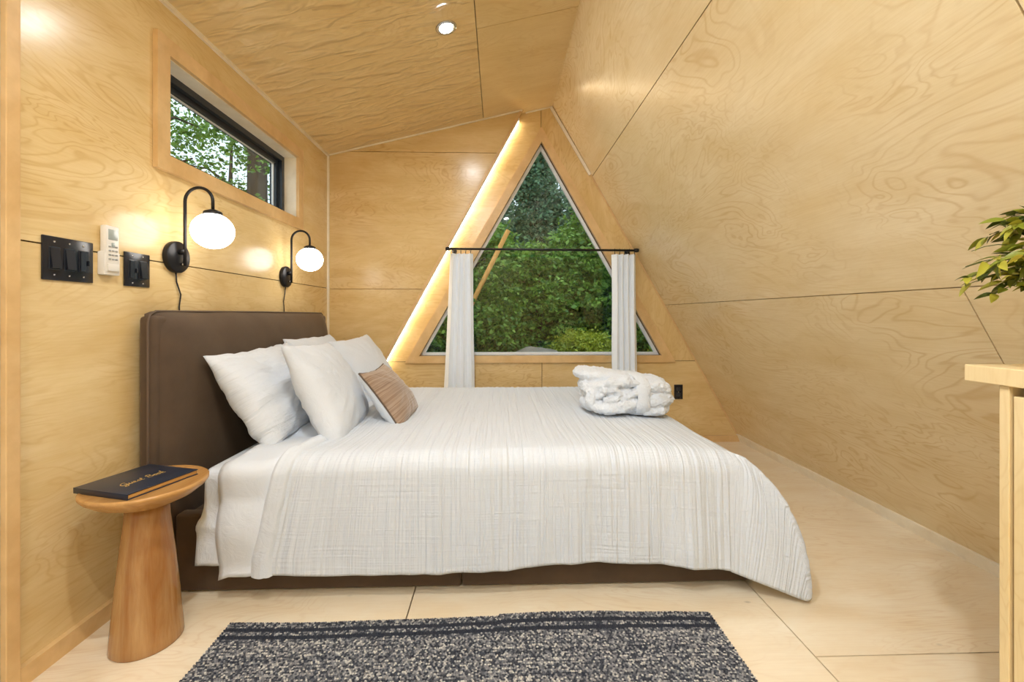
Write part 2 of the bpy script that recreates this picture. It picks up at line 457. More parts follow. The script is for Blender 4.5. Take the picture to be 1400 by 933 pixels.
# ------------------------------------------------------------------ dormer ceiling
cl = math.sqrt(1 + CS * CS); CU = (1 / cl, 0, CS / cl); CNn = (CS / cl, 0, -1 / cl)
cw_ = (RX - WX) * cl
ceiling = prism('ceiling', [(-.25, BY - .2), (cw_ + .10, BY - .2), (cw_ + .10, 3.75), (-.25, 3.75)], (WX - CNn[0] * .012, 0, CZ0 - CNn[2] * .012), CU, (0, 1, 0), CNn, .06, M['backing'])
tag(ceiling, 'sloping birch plywood ceiling with a downlight', kind='structure')
us = (-.118 - WX) * cl
CP = [(0, BY), (cw_, BY), (cw_, GY), (0, GY)]
ca = (WX, 0, CZ0), CU, (0, 1, 0), CNn
for (p, mt, uo) in ((urange(urange(CP, None, us, 'u'), 1.05, None, 'v'), 'ply_ceiling', (0, 0)),
                    (urange(urange(CP, None, us, 'u'), None, 1.05, 'v'), 'ply_ceiling_plain', (4, 2)),
                    (urange(urange(CP, us, None, 'u'), 2.353, None, 'v'), 'ply_ceiling_plain', (9, 3)),
                    (urange(urange(CP, us, None, 'u'), None, 2.353, 'v'), 'ply_ceiling_plain', (3, 11))):
    prism('plywood_panel', p, *ca, .012, M[mt], ceiling, uo)

# ------------------------------------------------------------------ right roof plane
sl = math.sqrt(1 + SM * SM); SU = (1 / sl, 0, -SM / sl); SN = (-SM / sl, 0, -1 / sl)   # u runs down the slope
SL = RZ * sl / SM
wr = prism('wall_right', [(-.12, BY - .2), (SL + .10, BY - .2), (SL + .10, 3.75), (-.12, 3.75)], (RX - SN[0] * .012, 0, RZ - SN[2] * .012), SU, (0, 1, 0), SN, .08, M['backing'])
tag(wr, 'steep birch plywood roof slope forming the right wall', kind='structure')
def u_at(z): return (RZ - z) * sl / SM
SP = [(0, BY), (SL, BY), (SL, GY), (0, GY)]
sa = (RX, 0, RZ), SU, (0, 1, 0), SN
rows = [(None, u_at(2.128), [None, .90, None]), (u_at(2.128), u_at(1.10), [None, .838, None]), (u_at(1.10), None, [None, 1.226, None])]
for i, (a, b, cc) in enumerate(rows):
    strip = urange(SP, a, b, 'u')
    for j in range(2):
        prism('plywood_panel', urange(strip, cc[j], cc[j + 1], 'v'), *sa, .012, M['ply_slope'], wr, (1.7 * i + 2, 6.1 * j + i), swap=True)

# ------------------------------------------------------------------ dormer end wall (left part of the back)
EX1, EZ1, EX2, EZ2 = .202, 2.64, -.887, .646            # sloping edge of the dormer end wall
es = (EZ1 - EZ2) / (EX1 - EX2)
def edge_x(z): return EX1 + (z - EZ1) / es
topz = (CZ0 - CS * WX + 0 - 0)
xt = (EX1 - EZ1 / es + topz / es) / (1 - CS / es)       # edge meets the ceiling
EP = [(WX, 0), (edge_x(0), 0), (xt, ceil_z(xt)), (WX, CZ0)]
def inset_edge(poly, d):  # move the sloping edge
    n = math.sqrt(1 + es * es); return clip(poly, es / n, -1 / n, (es * EX1 - EZ1) / n - d)
we = prism('wall_back', inset_edge([(WX - .2, -.1), (1.2, -.1), (1.2, 2.75), (WX - .2, 2.35)], .006), (0, DY + .012, 0), (1, 0, 0), (0, 0, 1), (0, -1, 0), .045, M['pine'])
tag(we, 'birch plywood end wall left of the triangular window', kind='structure')
ea = (0, DY, 0), (1, 0, 0), (0, 0, 1), (0, -1, 0)
for (a, b, uo) in ((None, 1.222, (2, 4)), (1.222, 2.286, (5, 8)), (2.286, None, (1, 13))):
    prism('plywood_panel', urange(EP, a, b, 'v'), *ea, .012, M['ply_end'], we, uo)
# sloping edge strip
def diag_board(name, x1, z1, x2, z2, w, y, t, mat, parent):
    d = Vector((x2 - x1, 0, z2 - z1)); L = d.length; d.normalize(); n = Vector((d.z, 0, -d.x))
    if n.x > 0: n = -n                                     # w is measured to the left of the line
    return prism(name, [(0, 0), (L, 0), (L, w), (0, w)], (x1, y, z1), d, n, (0, -1, 0), t, mat, parent)
diag_board('edge_strip', edge_x(0.0), 0.0, xt - .012, ceil_z(xt) - .022, .020, DY - .010, .010, M['pine'], we)

# ------------------------------------------------------------------ gable wall around the triangular window
AX = .341                                             # axis of the window
OB, OT = .641, 2.516                                  # casing outer bottom and apex
OHW = 1.078                                           # casing outer half width
IB = .697; IHW = .965; IT = 2.398                     # opening (glass side)
wg = empty('wall_gable', (0, 0, 0)); tag(wg, 'birch plywood gable wall around the triangular window', kind='structure')
ga = (0, GY, 0), (1, 0, 0), (0, 0, 1), (0, -1, 0)
gl = lambda z: edge_x(z) - .03
gr = lambda z: slope_x(z) + .01
zt = RZ + .02
GPanels = [
    [(gl(OB), OB + .012), (AX - IHW - .03, OB + .012), (AX - .004, IT + .04), (AX - .004, zt), (.20, zt)],
    [(AX + .0, IT + .04), (AX + IHW + .03, OB + .012), (gr(OB + .012), OB + .012), (RX, zt), (AX + .0, zt)],
    [(gl(0), 0), (.346 - GAP, 0), (.346 - GAP, OB + .008), (gl(OB), OB + .008)],
    [(.346 + GAP, 0), (gr(0), 0), (gr(OB + .008), OB + .008), (.346 + GAP, OB + .008)]]
for i, p in enumerate(GPanels):
    prism('plywood_panel', p, *ga, .012, M['ply_end'], wg, (i * 2.3, i * 3.7), swap=(i == 1))
for i, p in enumerate(([(-1.6, -.1), (AX - IHW, IB), (AX, IT), (AX, 2.9), (-.4, 2.9), (-1.6, 1)], [(AX, IT), (AX + IHW, IB), (2.2, -.1), (2.2, .3), (.7, 2.9), (AX, 2.9)], [(-1.6, -.1), (2.2, -.1), (AX + IHW, IB), (AX - IHW, IB)])):
    prism('wall_backing', p, (0, GY + .0125, 0), (1, 0, 0), (0, 0, 1), (0, -1, 0), .11, M['backing'], wg)

w1 = empty('window_1', (AX, GY, OB)); tag(w1, 'large triangular gable window with pine casing', kind='structure')
def tri_ring(name, b0, hw0, t0, b1, hw1, t1_, y, t, mat, split=True):
    o = [(AX - hw0, b0), (AX + hw0, b0), (AX, t0)]; i = [(AX - hw1, b1), (AX + hw1, b1), (AX, t1_)]
    for k in range(3):
        j = (k + 1) % 3
        ob = prism(name, [o[k], o[j], i[j], i[k]], (-AX, y - GY, -OB), (1, 0, 0), (0, 0, 1), (0, -1, 0), t, mat, w1)
tri_ring('casing_board', OB, OHW, OT, IB - .001, IHW + .001, IT, GY - .020, .019, M['pine'])
tri_ring('jamb_board', IB - .012, IHW + .020, IT + .035, IB, IHW, IT, GY - .001, .05, M['pine'])
def inner(d):   # triangle inset by d
    s = OT - OB; return IB + d, IHW - d * (1 + math.sqrt(1 + SM * SM)) / SM, IT - d * math.sqrt(1 + SM * SM)
a, b = inner(0.0), inner(.022)
tri_ring('window_frame', a[0], a[1], a[2], b[0], b[1], b[2], GY + .046, .03, M['vinyl'])
c = inner(.018)
prism('pane', [(AX - c[1], c[0]), (AX + c[1], c[0]), (AX, c[2])], (-AX, .058, -OB), (1, 0, 0), (0, 0, 1), (0, -1, 0), .005, M['glass'], w1)

# led strip tucked behind the sloping edge
led = empty('led_strip', (edge_x(.3), DY + .03, .3))
tag(led, 'glowing warm led strip along the sloping left edge of the window recess', 'led strip')
lx1, lz1, lx2, lz2 = edge_x(.28) + .006, .28, edge_x(2.56) + .006, 2.56
dv = Vector((lx2 - lx1, 0, lz2 - lz1)); LL = dv.length; dv.normalize(); nv = Vector((dv.z, 0, -dv.x))
o0 = Vector((lx1, 0, lz1)) - Vector(led.location)
prism('channel', [(0, DY + .002), (LL, DY + .002), (LL, DY + .055), (0, DY + .055)], o0 - nv * .001, dv, (0, 1, 0), nv, .004, M['vinyl'], led)
prism('diffuser', [(.01, DY + .032), (LL - .01, DY + .032), (LL - .01, DY + .052), (.01, DY + .052)], o0 + nv * .003, dv, (0, 1, 0), nv, .004, M['led'], led)

# ------------------------------------------------------------------ thin corner trims and baseboards
t2 = empty('trim_2', (0, 0, 0)); tag(t2, 'thin pine corner strips along ceiling and walls', kind='structure')
q = .014
def strip(name, a, b, r=q, mat='pine_light'):
    vs, fs = tube_geo([a, b], r, 4); return mesh(name, vs, fs, M[mat], t2)
strip('corner_strip', (WX + .004, 1.234, CZ0 - .004), (WX + .004, DY, CZ0 - .004))
strip('corner_strip', (WX + .004, DY - .004, 0), (WX + .004, DY - .004, CZ0))
strip('corner_strip', (WX, DY - .004, CZ0 - .003), (xt - .01, DY - .004, ceil_z(xt) - .006), .009)
strip('corner_strip', (xt + .02, GY - .003, ceil_z(xt + .02) - .003), (RX, GY - .003, RZ - .003), .008)
strip('corner_strip', (RX - .012, GY - .006, RZ - .012), (slope_x(2.14) - .012, GY - .006, 2.14), .014)
strip('corner_strip', (slope_x(2.14) - .004, GY - .003, 2.14), (slope_x(.05) - .004, GY - .003, .05), .007, 'pine')
bbl = prism('baseboard_left', [(1.234, 0), (DY, 0), (DY, .055), (1.234, .055)], (WX + .019, 0, 0), (0, 1, 0), (0, 0, 1), (1, 0, 0), .019, M['pine']); tag(bbl, kind='structure')
bbr = mesh('baseboard_right', [(slope_x(0) - .024, .92, 0), (slope_x(0), .92, 0), (slope_x(.060), .92, .060), (slope_x(.060) - .012, .92, .060),
                               (slope_x(0) - .024, GY, 0), (slope_x(0), GY, 0), (slope_x(.060), GY, .060), (slope_x(.060) - .012, GY, .060)],
           [(0, 1, 2, 3), (7, 6, 5, 4), (0, 3, 7, 4), (3, 2, 6, 7), (1, 5, 6, 2), (0, 4, 5, 1)], M['pine_light']); tag(bbr, kind='structure')
bbb = prism('baseboard_back', [(edge_x(0), 0), (slope_x(0) - .02, 0), (slope_x(.05) - .01, .05), (edge_x(0), .05)], (0, GY - .016, 0), (1, 0, 0), (0, 0, 1), (0, -1, 0), .016, M['pine']); tag(bbb, kind='structure')

# ------------------------------------------------------------------ rear wall, and an unseen glazed door added in the left wall for daylight
rw = prism('wall_rear', [(-1.6, -.1), (2.3, -.1), (2.3, 2.9), (-1.6, 2.9)], (0, BY, 0), (1, 0, 0), (0, 0, 1), (0, 1, 0), .12, M['ply_cabinet'])
tag(rw, 'plywood rear wall', kind='structure')
w3 = ring_prism('window_3', [(PD[0], PD[2]), (PD[1], PD[2]), (PD[1], PD[3]), (PD[0], PD[3])], [(PD[0] + .06, PD[2] + .06), (PD[1] - .06, PD[2] + .06), (PD[1] - .06, PD[3] - .06), (PD[0] + .06, PD[3] - .06)], (WX - .02, 0, 0), (0, 1, 0), (0, 0, 1), (1, 0, 0), .06, M['black_frame'])
tag(w3, 'unseen glazed patio door added for daylight in the left wall behind the viewer', kind='structure')
pm = (PD[0] + PD[1]) / 2
box('mullion', (WX - .08, pm - .04, PD[2] + .06), (WX - .02, pm + .04, PD[3] - .06), M['black_frame'], w3)
box('pane', (WX - .052, PD[0] + .05, PD[2] + .05), (WX - .048, pm - .04, PD[3] - .05), M['glass'], w3)
box('pane', (WX - .052, pm + .04, PD[2] + .05), (WX - .048, PD[1] - .05, PD[3] - .05), M['glass'], w3)

# ------------------------------------------------------------------ recessed downlights
def downlight(x, y, label, power):
    r = empty('downlight', (x, y, ceil_z(x)))
    r.rotation_euler = (0, -math.atan(CS), 0)
    tag(r, label, 'downlight', 'recessed ceiling lights')
    lathe('trim_ring', [(.034, -.001), (.036, -.006), (.054, -.004), (.056, .0), (.034, .001)], M['chrome'], r, 32)
    lm = emit('downlight_lens_lit', (.925, .97, 1.0), power * LAMP)
    lathe('lens', [(.0005, -.0065), (.033, -.0065), (.033, .001), (.0005, .001)], lm, r, 32)
    return r
downlight(-.272, 2.288, 'recessed round downlight shining in the sloping ceiling', 420)
for xx, yy, w_ in ((-.272, .55, 'just behind the viewer'), (-.272, -.75, 'a little way behind the viewer'), (-.272, -1.9, 'well behind the viewer'), (.12, -.1, 'close to the ridge behind the viewer')):
    downlight(xx, yy, 'unseen recessed downlight added for fill in the ceiling %s' % w_, 1100)  # extra lamps out of view, added to brighten the room


# ------------------------------------------------------------------ the bed
HX = -1.229           # headboard front
BF, BB = 1.643, 3.16  # bed base front and back
bed = empty('bed', (-.13, 2.40, 0))
tag(bed, 'low upholstered bed with tall dark brown velvet headboard and base', 'bed')
def child_local(o, p):
    o.parent = p; o.matrix_parent_inverse = Matrix.Translation(-Vector(p.location))
    return o
# headboard: side border frame plus padded face
bm = bmesh.new(); box_bm(bm, (WX + .022, 1.615, .0), (HX - .004, 3.185, 1.018), .018, 3)
hb = child_local(from_bm('headboard', bm, M['velvet'], None, True), bed)
nu, nv_ = 60, 40; vs = []; fs = []; ny0, ny1, nz0, nz1 = 1.619, 3.181, .02, 1.036
for j in range(nv_ + 1):
    for i in range(nu + 1):
        u, v = i / nu, j / nv_
        y = ny0 + (ny1 - ny0) * u; z = nz0 + (nz1 - nz0) * v
        e = min(u, 1 - u) * (ny1 - ny0); g = (1 - v) * (nz1 - nz0)
        k = (1 - math.exp(-e / .035)) * (1 - math.exp(-g / .06))
        x = HX - .030 + .078 * k + .004 * noise.noise(Vector((y * 5, z * 4, 1)))
        zz = z - .012 * (1 - min(1, e / .05)) ** 2 * (v > .9)
        vs.append((x, y, zz))
for j in range(nv_):
    for i in range(nu):
        a = j * (nu + 1) + i; fs.append((a, a + 1, a + nu + 2, a + nu + 1))
n0 = len(vs)                                           # close the cushion at the back
vs += [(x if False else HX - .045, y, z) for x, y, z in vs[:]]
def rim(idx):
    for a, b in zip(idx[:-1], idx[1:]): fs.append((b, a, n0 + a, n0 + b))
bot = [i for i in range(nu + 1)]; rgt = [j * (nu + 1) + nu for j in range(nv_ + 1)]
top = [nv_ * (nu + 1) + i for i in range(nu, -1, -1)]; lft = [j * (nu + 1) for j in range(nv_, -1, -1)]
for s_ in (bot, rgt, top, lft): rim(s_)
pad = child_local(mesh('headboard_cushion', vs, fs, M['velvet'], None, True), bed)
pp = [(HX - .028, 1.613, .02), (HX - .028, 1.613, .6), (HX - .028, 1.613, .99), (HX - .028, 1.622, 1.022), (HX - .028, 1.65, 1.034), (HX - .028, 2.4, 1.036), (HX - .028, 3.15, 1.034), (HX - .028, 3.178, 1.02), (HX - .028, 3.187, .99), (HX - .028, 3.187, .02)]
pip = tube('piping', pp, .0045, M['piping'], None, 8); pip.parent = pad
# base
def rail(lo, hi, name='base_panel'):
    bm = bmesh.new(); box_bm(bm, lo, hi, .010, 3)
    return child_local(auto_smooth(from_bm(name, bm, M['velvet'], None, True), 50), bed)
rail((HX + .045, BF, .006), (-.140, BF + .055, .287))
rail((-.136, BF, .006), (.972, BF + .055, .287))
rail((.917, BF + .056, .006), (.972, BB - .056, .287))
rail((HX + .045, BB - .055, .006), (.972, BB, .287))
rail((HX + .06, BF + .056, .20), (.916, BB - .056, .275), 'platform')
MX0, MX1, MY0, MY1, MZ = -1.055, .885, 1.655, 3.085, .452
bm = bmesh.new(); box_bm(bm, (MX0, MY0, .288), (MX1, MY1, MZ), .05, 5)
mt = from_bm('mattress', bm, M['cotton'], None, True)
tag(mt, 'mattress in a white fitted sheet on the brown bed base', 'mattress')

# ---- drapes: cloth (s,t) laid over the mattress, hanging at the front, back and foot
def prof(r, Rr, alpha):
    """arc of radius Rr then a straight fall leaning out by alpha -> (out, down)"""
    end = Rr * (math.pi / 2 - alpha)
    if r <= end:
        a = r / Rr; return Rr * math.sin(a), Rr * (1 - math.cos(a))
    a = math.pi / 2 - alpha
    o, d = Rr * math.sin(a), Rr * (1 - math.cos(a)); k = r - end
    return o + k * math.sin(alpha), d + k * math.cos(alpha)
def drape(name, s_vals, t_vals, place, mat, thick=0.0):
    ns, nt = len(s_vals), len(t_vals); vs = []; uv = []
    for s_ in s_vals:
        for t_ in t_vals:
            vs.append(place(s_, t_)); uv.append((s_, t_))
    fs = [(i * nt + j, (i + 1) * nt + j, (i + 1) * nt + j + 1, i * nt + j + 1) for i in range(ns - 1) for j in range(nt - 1)]
    o = mesh(name, vs, fs, mat, None, True, uv)
    if thick:
        md = o.modifiers.new('thickness', 'SOLIDIFY'); md.thickness = thick; md.offset = -1
    return o
def lin(a, b, n): return [a + (b - a) * i / (n - 1) for i in range(n)]
nz = lambda x, y, z=0.0: noise.noise(Vector((x, y, z)))

# flat sheet flap hanging at the head end
def place_sheet(s_, t_):
    q = (MY0 - .002) - t_
    if q <= 0: return (s_, t_, MZ + .004)
    o, d = prof(q, .03, R(3)); z = MZ + .004 - d
    bul = .022 * math.exp(-((z - .285) / .03) ** 2) + (.020 if z < .285 else 0) * min(1, (.285 - z) / .02)
    return (s_ - .012 * (z < .29) * (q / .3), MY0 - .002 - o - bul - .006 * nz(s_ * 20, q * 8), z)
sheet = drape('bed_sheet', lin(-1.062, -.80, 30), lin(MY0 - .345, 2.2, 70), place_sheet, M['cotton'], .002)
tag(sheet, 'white flat sheet hanging below the duvet at the head end of the bed', 'sheet')

# duvet
DX = -1.0
def place_duvet(s_, t_):
    cv = max(0.0, min(1.0, (s_ + .82) / .10)); zt = MZ + .030 - .006 * cv + .012 * nz(s_ * 5, t_ * 4) * (1 - .7 * cv) + .016 * min(1, (s_ - DX) / .04 if s_ > DX else 0)
    qf, qb = (MY0 + .01) - t_, t_ - (MY1 - .01)
    edge = max(0, 1 - (s_ - DX) / .05)
    if qf > 0:
        o, d = prof(qf, .055, R(3))
        cov = max(0.0, min(1.0, (s_ - (-.78 - .085 * min(1, qf / .40)) + .03) / .05)); puff = (.012 * nz(s_ * 6, qf * 6, 3) + .014 * abs(math.sin(math.pi * (qf + .08) / .24))) * (1 - cov) - .012 * edge - .016 * cov
        sx = s_ + .055 * (qf / .42) * (1 if s_ < -.7 else 0) * 0 + .02 * qf
        return (sx, MY0 + .01 - o - .018 - puff, zt - d)
    if qb > 0:
        o, d = prof(qb, .055, R(2)); return (s_, MY1 - .01 + o + .01, zt - d)
    pf = (1 - cv) * .014 * abs(math.sin(math.pi * (qf - .04) / .30)) * (1 - edge)
    return (s_, t_, zt + pf - .012 * edge)
def place_duvet2(s_, t_):
    if t_ < MY0:
        cov = max(0.0, min(1.0, (s_ + .85) / .08)); t_ = MY0 - (MY0 - t_) * (1 - .35 * cov)
    return place_duvet(s_, t_)
dv_ = drape('duvet', lin(DX, .84, 90), lin(MY0 - .425, MY1 + .30, 150), place_duvet2, M['duvet'], .012)
tag(dv_, 'thick white duvet showing between the sheet and the gauze coverlet', 'duvet')

# gauze coverlet
XE, YF, YB, TZ = .845, 1.668, 3.05, MZ + .062
CXL = -.78
def place_cover(s_, t_):
    # left edge leans: wider at the hem than on top
    p, qf, qb = s_ - XE, YF - t_, t_ - YB
    f = max(0.0, qf)
    lean = max(0.0, 1 - (s_ - CXL) / .45)
    xs = s_ - lean * (.085 * min(1, f / .40)) + lean * .05 * min(1.0, max(0.0, t_ - YF) / .25)
    crk = .0030 * nz(s_ * 48, t_ * 1.6, 1) + .0018 * nz(s_ * 105, t_ * 4, 5)
    sag = .010 * nz(s_ * 2.2, t_ * 2.6, 9)
    if p <= 0:
        z0 = TZ + sag + crk - .018 * max(0, (s_ - .55) / .3) ** 2
        if qf > 0:
            o, d = prof(qf, .075, R(2.6))
            k = min(1, qf / .4)
            fold = k * (.011 * nz(s_ * 7, 0, 2) + .006 * nz(s_ * 17, qf * 2, 4)) 
            fold = (fold + .022 * max(0, 1 - abs(s_ - .70) / .10) * k * k) * min(1, (XE - s_) / .10)
            return (xs, YF - o - fold - crk * 1.5, z0 - d)
        if qb > 0:
            o, d = prof(qb, .085, R(1)); return (xs, YB + o, z0 - d)
        return (xs, t_, z0)
    z0 = TZ + sag + crk - .018
    fo, fd = prof(hem(XE), .075, R(2.6)); eo, ed = prof(.415, .085, R(17))
    if qf <= 0 and qb <= 0:                                # straight foot side
        o, d = prof(p, .085, R(17)); k = p / .415
        return (XE + o + .012 * k * nz(t_ * 7, 0, 4) + crk, t_, z0 - d)
    q_, sg, yc, bq = (qf, -1, YF, hem(XE)) if qf > 0 else (qb, 1, YB, .32)
    ph = math.atan2(q_, p); r = math.hypot(p, q_)
    rmax = min(.415 / max(math.cos(ph), 1e-4), bq / max(math.sin(ph), 1e-4)); k = r / rmax
    if sg > 0: fo, fd = prof(.32, .075, R(2.6))
    Fp, Ep = Vector((0, fo, TZ - .018 - fd)), Vector((eo, 0, TZ - .018 - ed))
    Tp = Vector((1.108 - XE, YF - 1.503, .006)) if sg < 0 else Vector((.20, .14, .05))
    def hp_(f):                                            # hem outline around the corner
        f = max(0.0, min(math.pi / 2, f)); c45 = math.pi / 4
        return Tp.lerp(Fp, (f - c45) / c45) if f > c45 else Ep.lerp(Tp, f / c45)
    H = sum((hp_(ph + e * R(3.2)) for e in (-2, -1, 0, 1, 2)), Vector()) / 5
    if ph > math.pi / 2 - R(6.5): H = hp_(ph)
    sn = math.sin(ph) ** 2
    Rr, al = .075 * sn + .085 * (1 - sn), R(2.6) * sn + R(17) * (1 - sn)
    om, dm_ = prof(rmax, Rr, al); o1, d1 = prof(r, Rr, al)
    w = abs(math.sin(2 * ph)) ** .8
    g = o1 / om * (1 - w) + math.sin(math.pi / 2 * k ** .9) * w
    h_ = d1 / dm_ * (1 - w) + (1 - math.cos(math.pi / 2 * k)) ** .92 * w
    hv = Vector((H.x, H.y)); L_ = hv.length
    rip = k * math.sin(2 * ph) * (.016 * math.sin(ph * 11 + .6) + .006 * nz(ph * 14, r * 2, 3)) * (1 - .6 * k ** 4)
    o_ = L_ * g + rip + crk
    x, y = XE + o_ * H.x / L_, yc + sg * o_ * H.y / L_
    return (x, y, max(.005, z0 - (z0 - H.z) * h_))
def hem(s_):   # length of the front drop: a little shorter towards the foot
    return .458 - .024 * math.exp(-((s_ - .40) / .26) ** 2) + .012 * nz(s_ * 2.4, 3.3) + .006 * nz(s_ * 9, 1.3)
ns_, nt_ = 330, 250
svals = lin(CXL, XE + .415, ns_)
vs = []; uv = []
for s_ in svals:
    hl = hem(min(s_, XE))
    for t_ in lin(YF - hl, YB + .32, nt_):
        vs.append(place_cover(s_, t_)); uv.append((s_, t_))
fs = [(i * nt_ + j, (i + 1) * nt_ + j, (i + 1) * nt_ + j + 1, i * nt_ + j + 1) for i in range(ns_ - 1) for j in range(nt_ - 1)]
cover = mesh('coverlet', vs, fs, M['gauze'], None, True, uv)
md = cover.modifiers.new('thickness', 'SOLIDIFY'); md.thickness = .004; md.offset = 1
tag(cover, 'white crinkled gauze coverlet draped over the bed to the floor', 'coverlet')
hv_, hf_ = [], []
tl = lin(YF - hem(CXL) - .004, 2.75, 120); us_ = lin(-.010, .058, 11)
for t_ in tl:
    for k, u in enumerate(us_):
        b_ = Vector(place_cover(CXL + u, t_)); w_ = math.sin(math.pi * k / 10) ** .5
        q_ = max(0.0, min(1.0, (YF + .03 - t_) / .10)); nn = Vector((0, -q_, 1 - q_)).normalized()
        seam = .004 * math.exp(-((k - 7) / .8) ** 2)
        hv_.append(b_ + nn * (.001 + .022 * w_ - seam + .003 * nz(t_ * 14, u * 20, 2)))
hf_ = [(i * 11 + j, i * 11 + j + 1, (i + 1) * 11 + j + 1, (i + 1) * 11 + j) for i in range(len(tl) - 1) for j in range(10)]
hemo = mesh('folded_edge', hv_, hf_, M['cotton'], None, True, [(v.x, v.y + v.z) for v in hv_]); hemo.parent = cover

# ------------------------------------------------------------------ pillows
def pillow(name, w, h, T, center, up, side, mat, label, seed, back=None, group=None, cat='pillow', pinch=.07, wr=.012, piping=None):
    """w along side, h along up; the face looks along side x up"""
    n = 44; up = Vector(up).normalized(); side = Vector(side); side = (side - up * side.dot(up)).normalized(); nm = side.cross(up)
    vs = []; uv = []; idx = {}; fs = []; mats = []
    def pos(u, v, sgn):
        k = max(0, (1 - u ** 2)) * max(0, (1 - v ** 2))
        x = w / 2 * u * (1 - pinch * (1 - v * v)); y = h / 2 * v * (1 - pinch * (1 - u * u))
        t = T / 2 * k ** .42
        t *= 1 - .16 * v                                  # filling settles to the bottom
        a = math.atan2(v, u); rr = math.hypot(u, v)
        t += sgn * 0 + (wr * nz(a * 4.0 + seed, rr * 1.6, seed) + wr * .5 * nz(a * 11 + seed, rr * 2.0, seed + 3)) * k ** .3 * min(1, rr * 1.5) + wr * .8 * nz(u * 2.2 + seed, v * 2.2, seed + 7) * k ** .3
        edge = wr * .5 * nz(u * 5 + seed, v * 5, seed)
        return Vector((x + edge, y + edge, sgn * t))
    for sgn in (1, -1):
        for j in range(n + 1):
            for i in range(n + 1):
                u, v = -1 + 2 * i / n, -1 + 2 * j / n
                u, v = math.copysign(abs(u) ** .75, u), math.copysign(abs(v) ** .75, v)
                b = i in (0, n) or j in (0, n)
                if b and sgn < 0: idx[(sgn, i, j)] = idx[(1, i, j)]; continue
                idx[(sgn, i, j)] = len(vs)
                p = pos(u, v, sgn if not b else 0); vs.append(side * p.x + up * p.y + nm * p.z); uv.append((u * w / 2, v * h / 2))
        for j in range(n):
            for i in range(n):
                q = [idx[(sgn, i, j)], idx[(sgn, i + 1, j)], idx[(sgn, i + 1, j + 1)], idx[(sgn, i, j + 1)]]
                fs.append(tuple(q) if sgn > 0 else tuple(reversed(q))); mats.append(0 if sgn > 0 else 1)
    o = mesh(name, vs, fs, mat, None, True, uv, center)
    if back is not None:
        o.data.materials.append(back); o.data.polygons.foreach_set('material_index', mats)
    if piping is not None:
        ring = [idx[(1, i, 0)] for i in range(n)] + [idx[(1, n, j)] for j in range(n)] + [idx[(1, i, n)] for i in range(n, 0, -1)] + [idx[(1, 0, j)] for j in range(n, -1, -1)]
        tube('piping', [vs[k] for k in ring], .004, piping, o, 6)
    tag(o, label, cat, group)
    return o
G_ = 'white pillows against the headboard'
def lean(deg, yaw=0):   # up vector leaning back towards the headboard, face turned towards the foot end
    u = Vector((-math.sin(R(deg)), 0, math.cos(R(deg)))); s_ = Vector((math.sin(R(yaw)), math.cos(R(yaw)), 0))
    return u, s_
def put(name, w, h, T, c, deg, yaw, mat, label, seed, **kw):
    u, s_ = lean(deg, yaw); return pillow(name, w, h, T, c, u, s_, mat, label, seed, **kw)
put('pillow', .64, .46, .19, (-1.025, 2.085, .675), 34, 3, M['crinkled'], 'white crinkled pillow leaning on the headboard, nearest the side table', 1.3, group=G_, wr=.018)
put('pillow', .62, .48, .20, (-.795, 2.11, .672), 27, -6, M['cotton'], 'smooth plump white pillow standing in front of the nearest one', 5.1, group=G_, wr=.012)
put('pillow', .66, .47, .18, (-1.045, 2.745, .69), 32, 0, M['cotton'], 'white pillow leaning on the far half of the headboard, mostly hidden', 9.4, group=G_)
put('pillow', .62, .46, .20, (-.835, 2.80, .675), 28, 4, M['cotton'], 'white pillow standing behind the taupe cushion on the far side', 12.7, group=G_, wr=.011)
put('cushion', .42, .33, .15, (-.545, 2.25, .615), 36, 0, M['cushion'], 'small taupe striped cushion with white back in front of the pillows', 3.3, back=M['cotton'], cat='cushion', pinch=.10, wr=.006, piping=M['piping'])

# ------------------------------------------------------------------ folded robe
rob = empty('folded_robe', (.655, 2.30, TZ)); rob.scale = (1, 1, .93); tag(rob, 'folded white plush bathrobe tied with its belt on the bed', 'bathrobe')
def blob(bm, c, r, rot=(0, 0, 0), e=2.6):
    g = bmesh.ops.create_uvsphere(bm, u_segments=28, v_segments=18, radius=1.0)
    m = Matrix.Translation(c) @ Matrix.Rotation(R(rot[2]), 4, 'Z') @ Matrix.Rotation(R(rot[1]), 4, 'Y') @ Matrix.Rotation(R(rot[0]), 4, 'X')
    for v in g['verts']:
        p = v.co; k = (abs(p.x) ** e + abs(p.y) ** e + abs(p.z) ** e) ** (-1 / e)
        v.co = m @ Vector((p.x * k * r[0], p.y * k * r[1], p.z * k * r[2]))
def capsule_path(bm, pts, r):
    vs, fs = tube_geo(pts, r, 14); bv = [bm.verts.new(v) for v in vs]
    for f in fs: bm.faces.new([bv[i] for i in f])
    for p, rr in ((pts[0], r[0] if isinstance(r, list) else r), (pts[-1], r[-1] if isinstance(r, list) else r)):
        g = bmesh.ops.create_uvsphere(bm, u_segments=14, v_segments=10, radius=rr * .99)
        for v in g['verts']: v.co += Vector(p)
bm = bmesh.new()
blob(bm, (.005, .02, .105), (.225, .135, .10), (0, 5, 0))                       # core
blob(bm, (.125, .0, .105), (.110, .145, .098), (0, 4, 0), 2.8)                   # rounded end
blob(bm, (-.01, -.01, .055), (.215, .150, .050), (0, 0, 3), 3)                    # lowest fold
blob(bm, (.0, -.005, .125), (.235, .150, .048), (0, 7, 0), 3)                    # middle fold
blob(bm, (-.045, .03, .185), (.205, .130, .042), (0, 9, -4), 3)                   # top fold
blob(bm, (-.165, .03, .205), (.090, .10, .030), (0, 6, -10), 2.4)                # collar flap towards the pillows
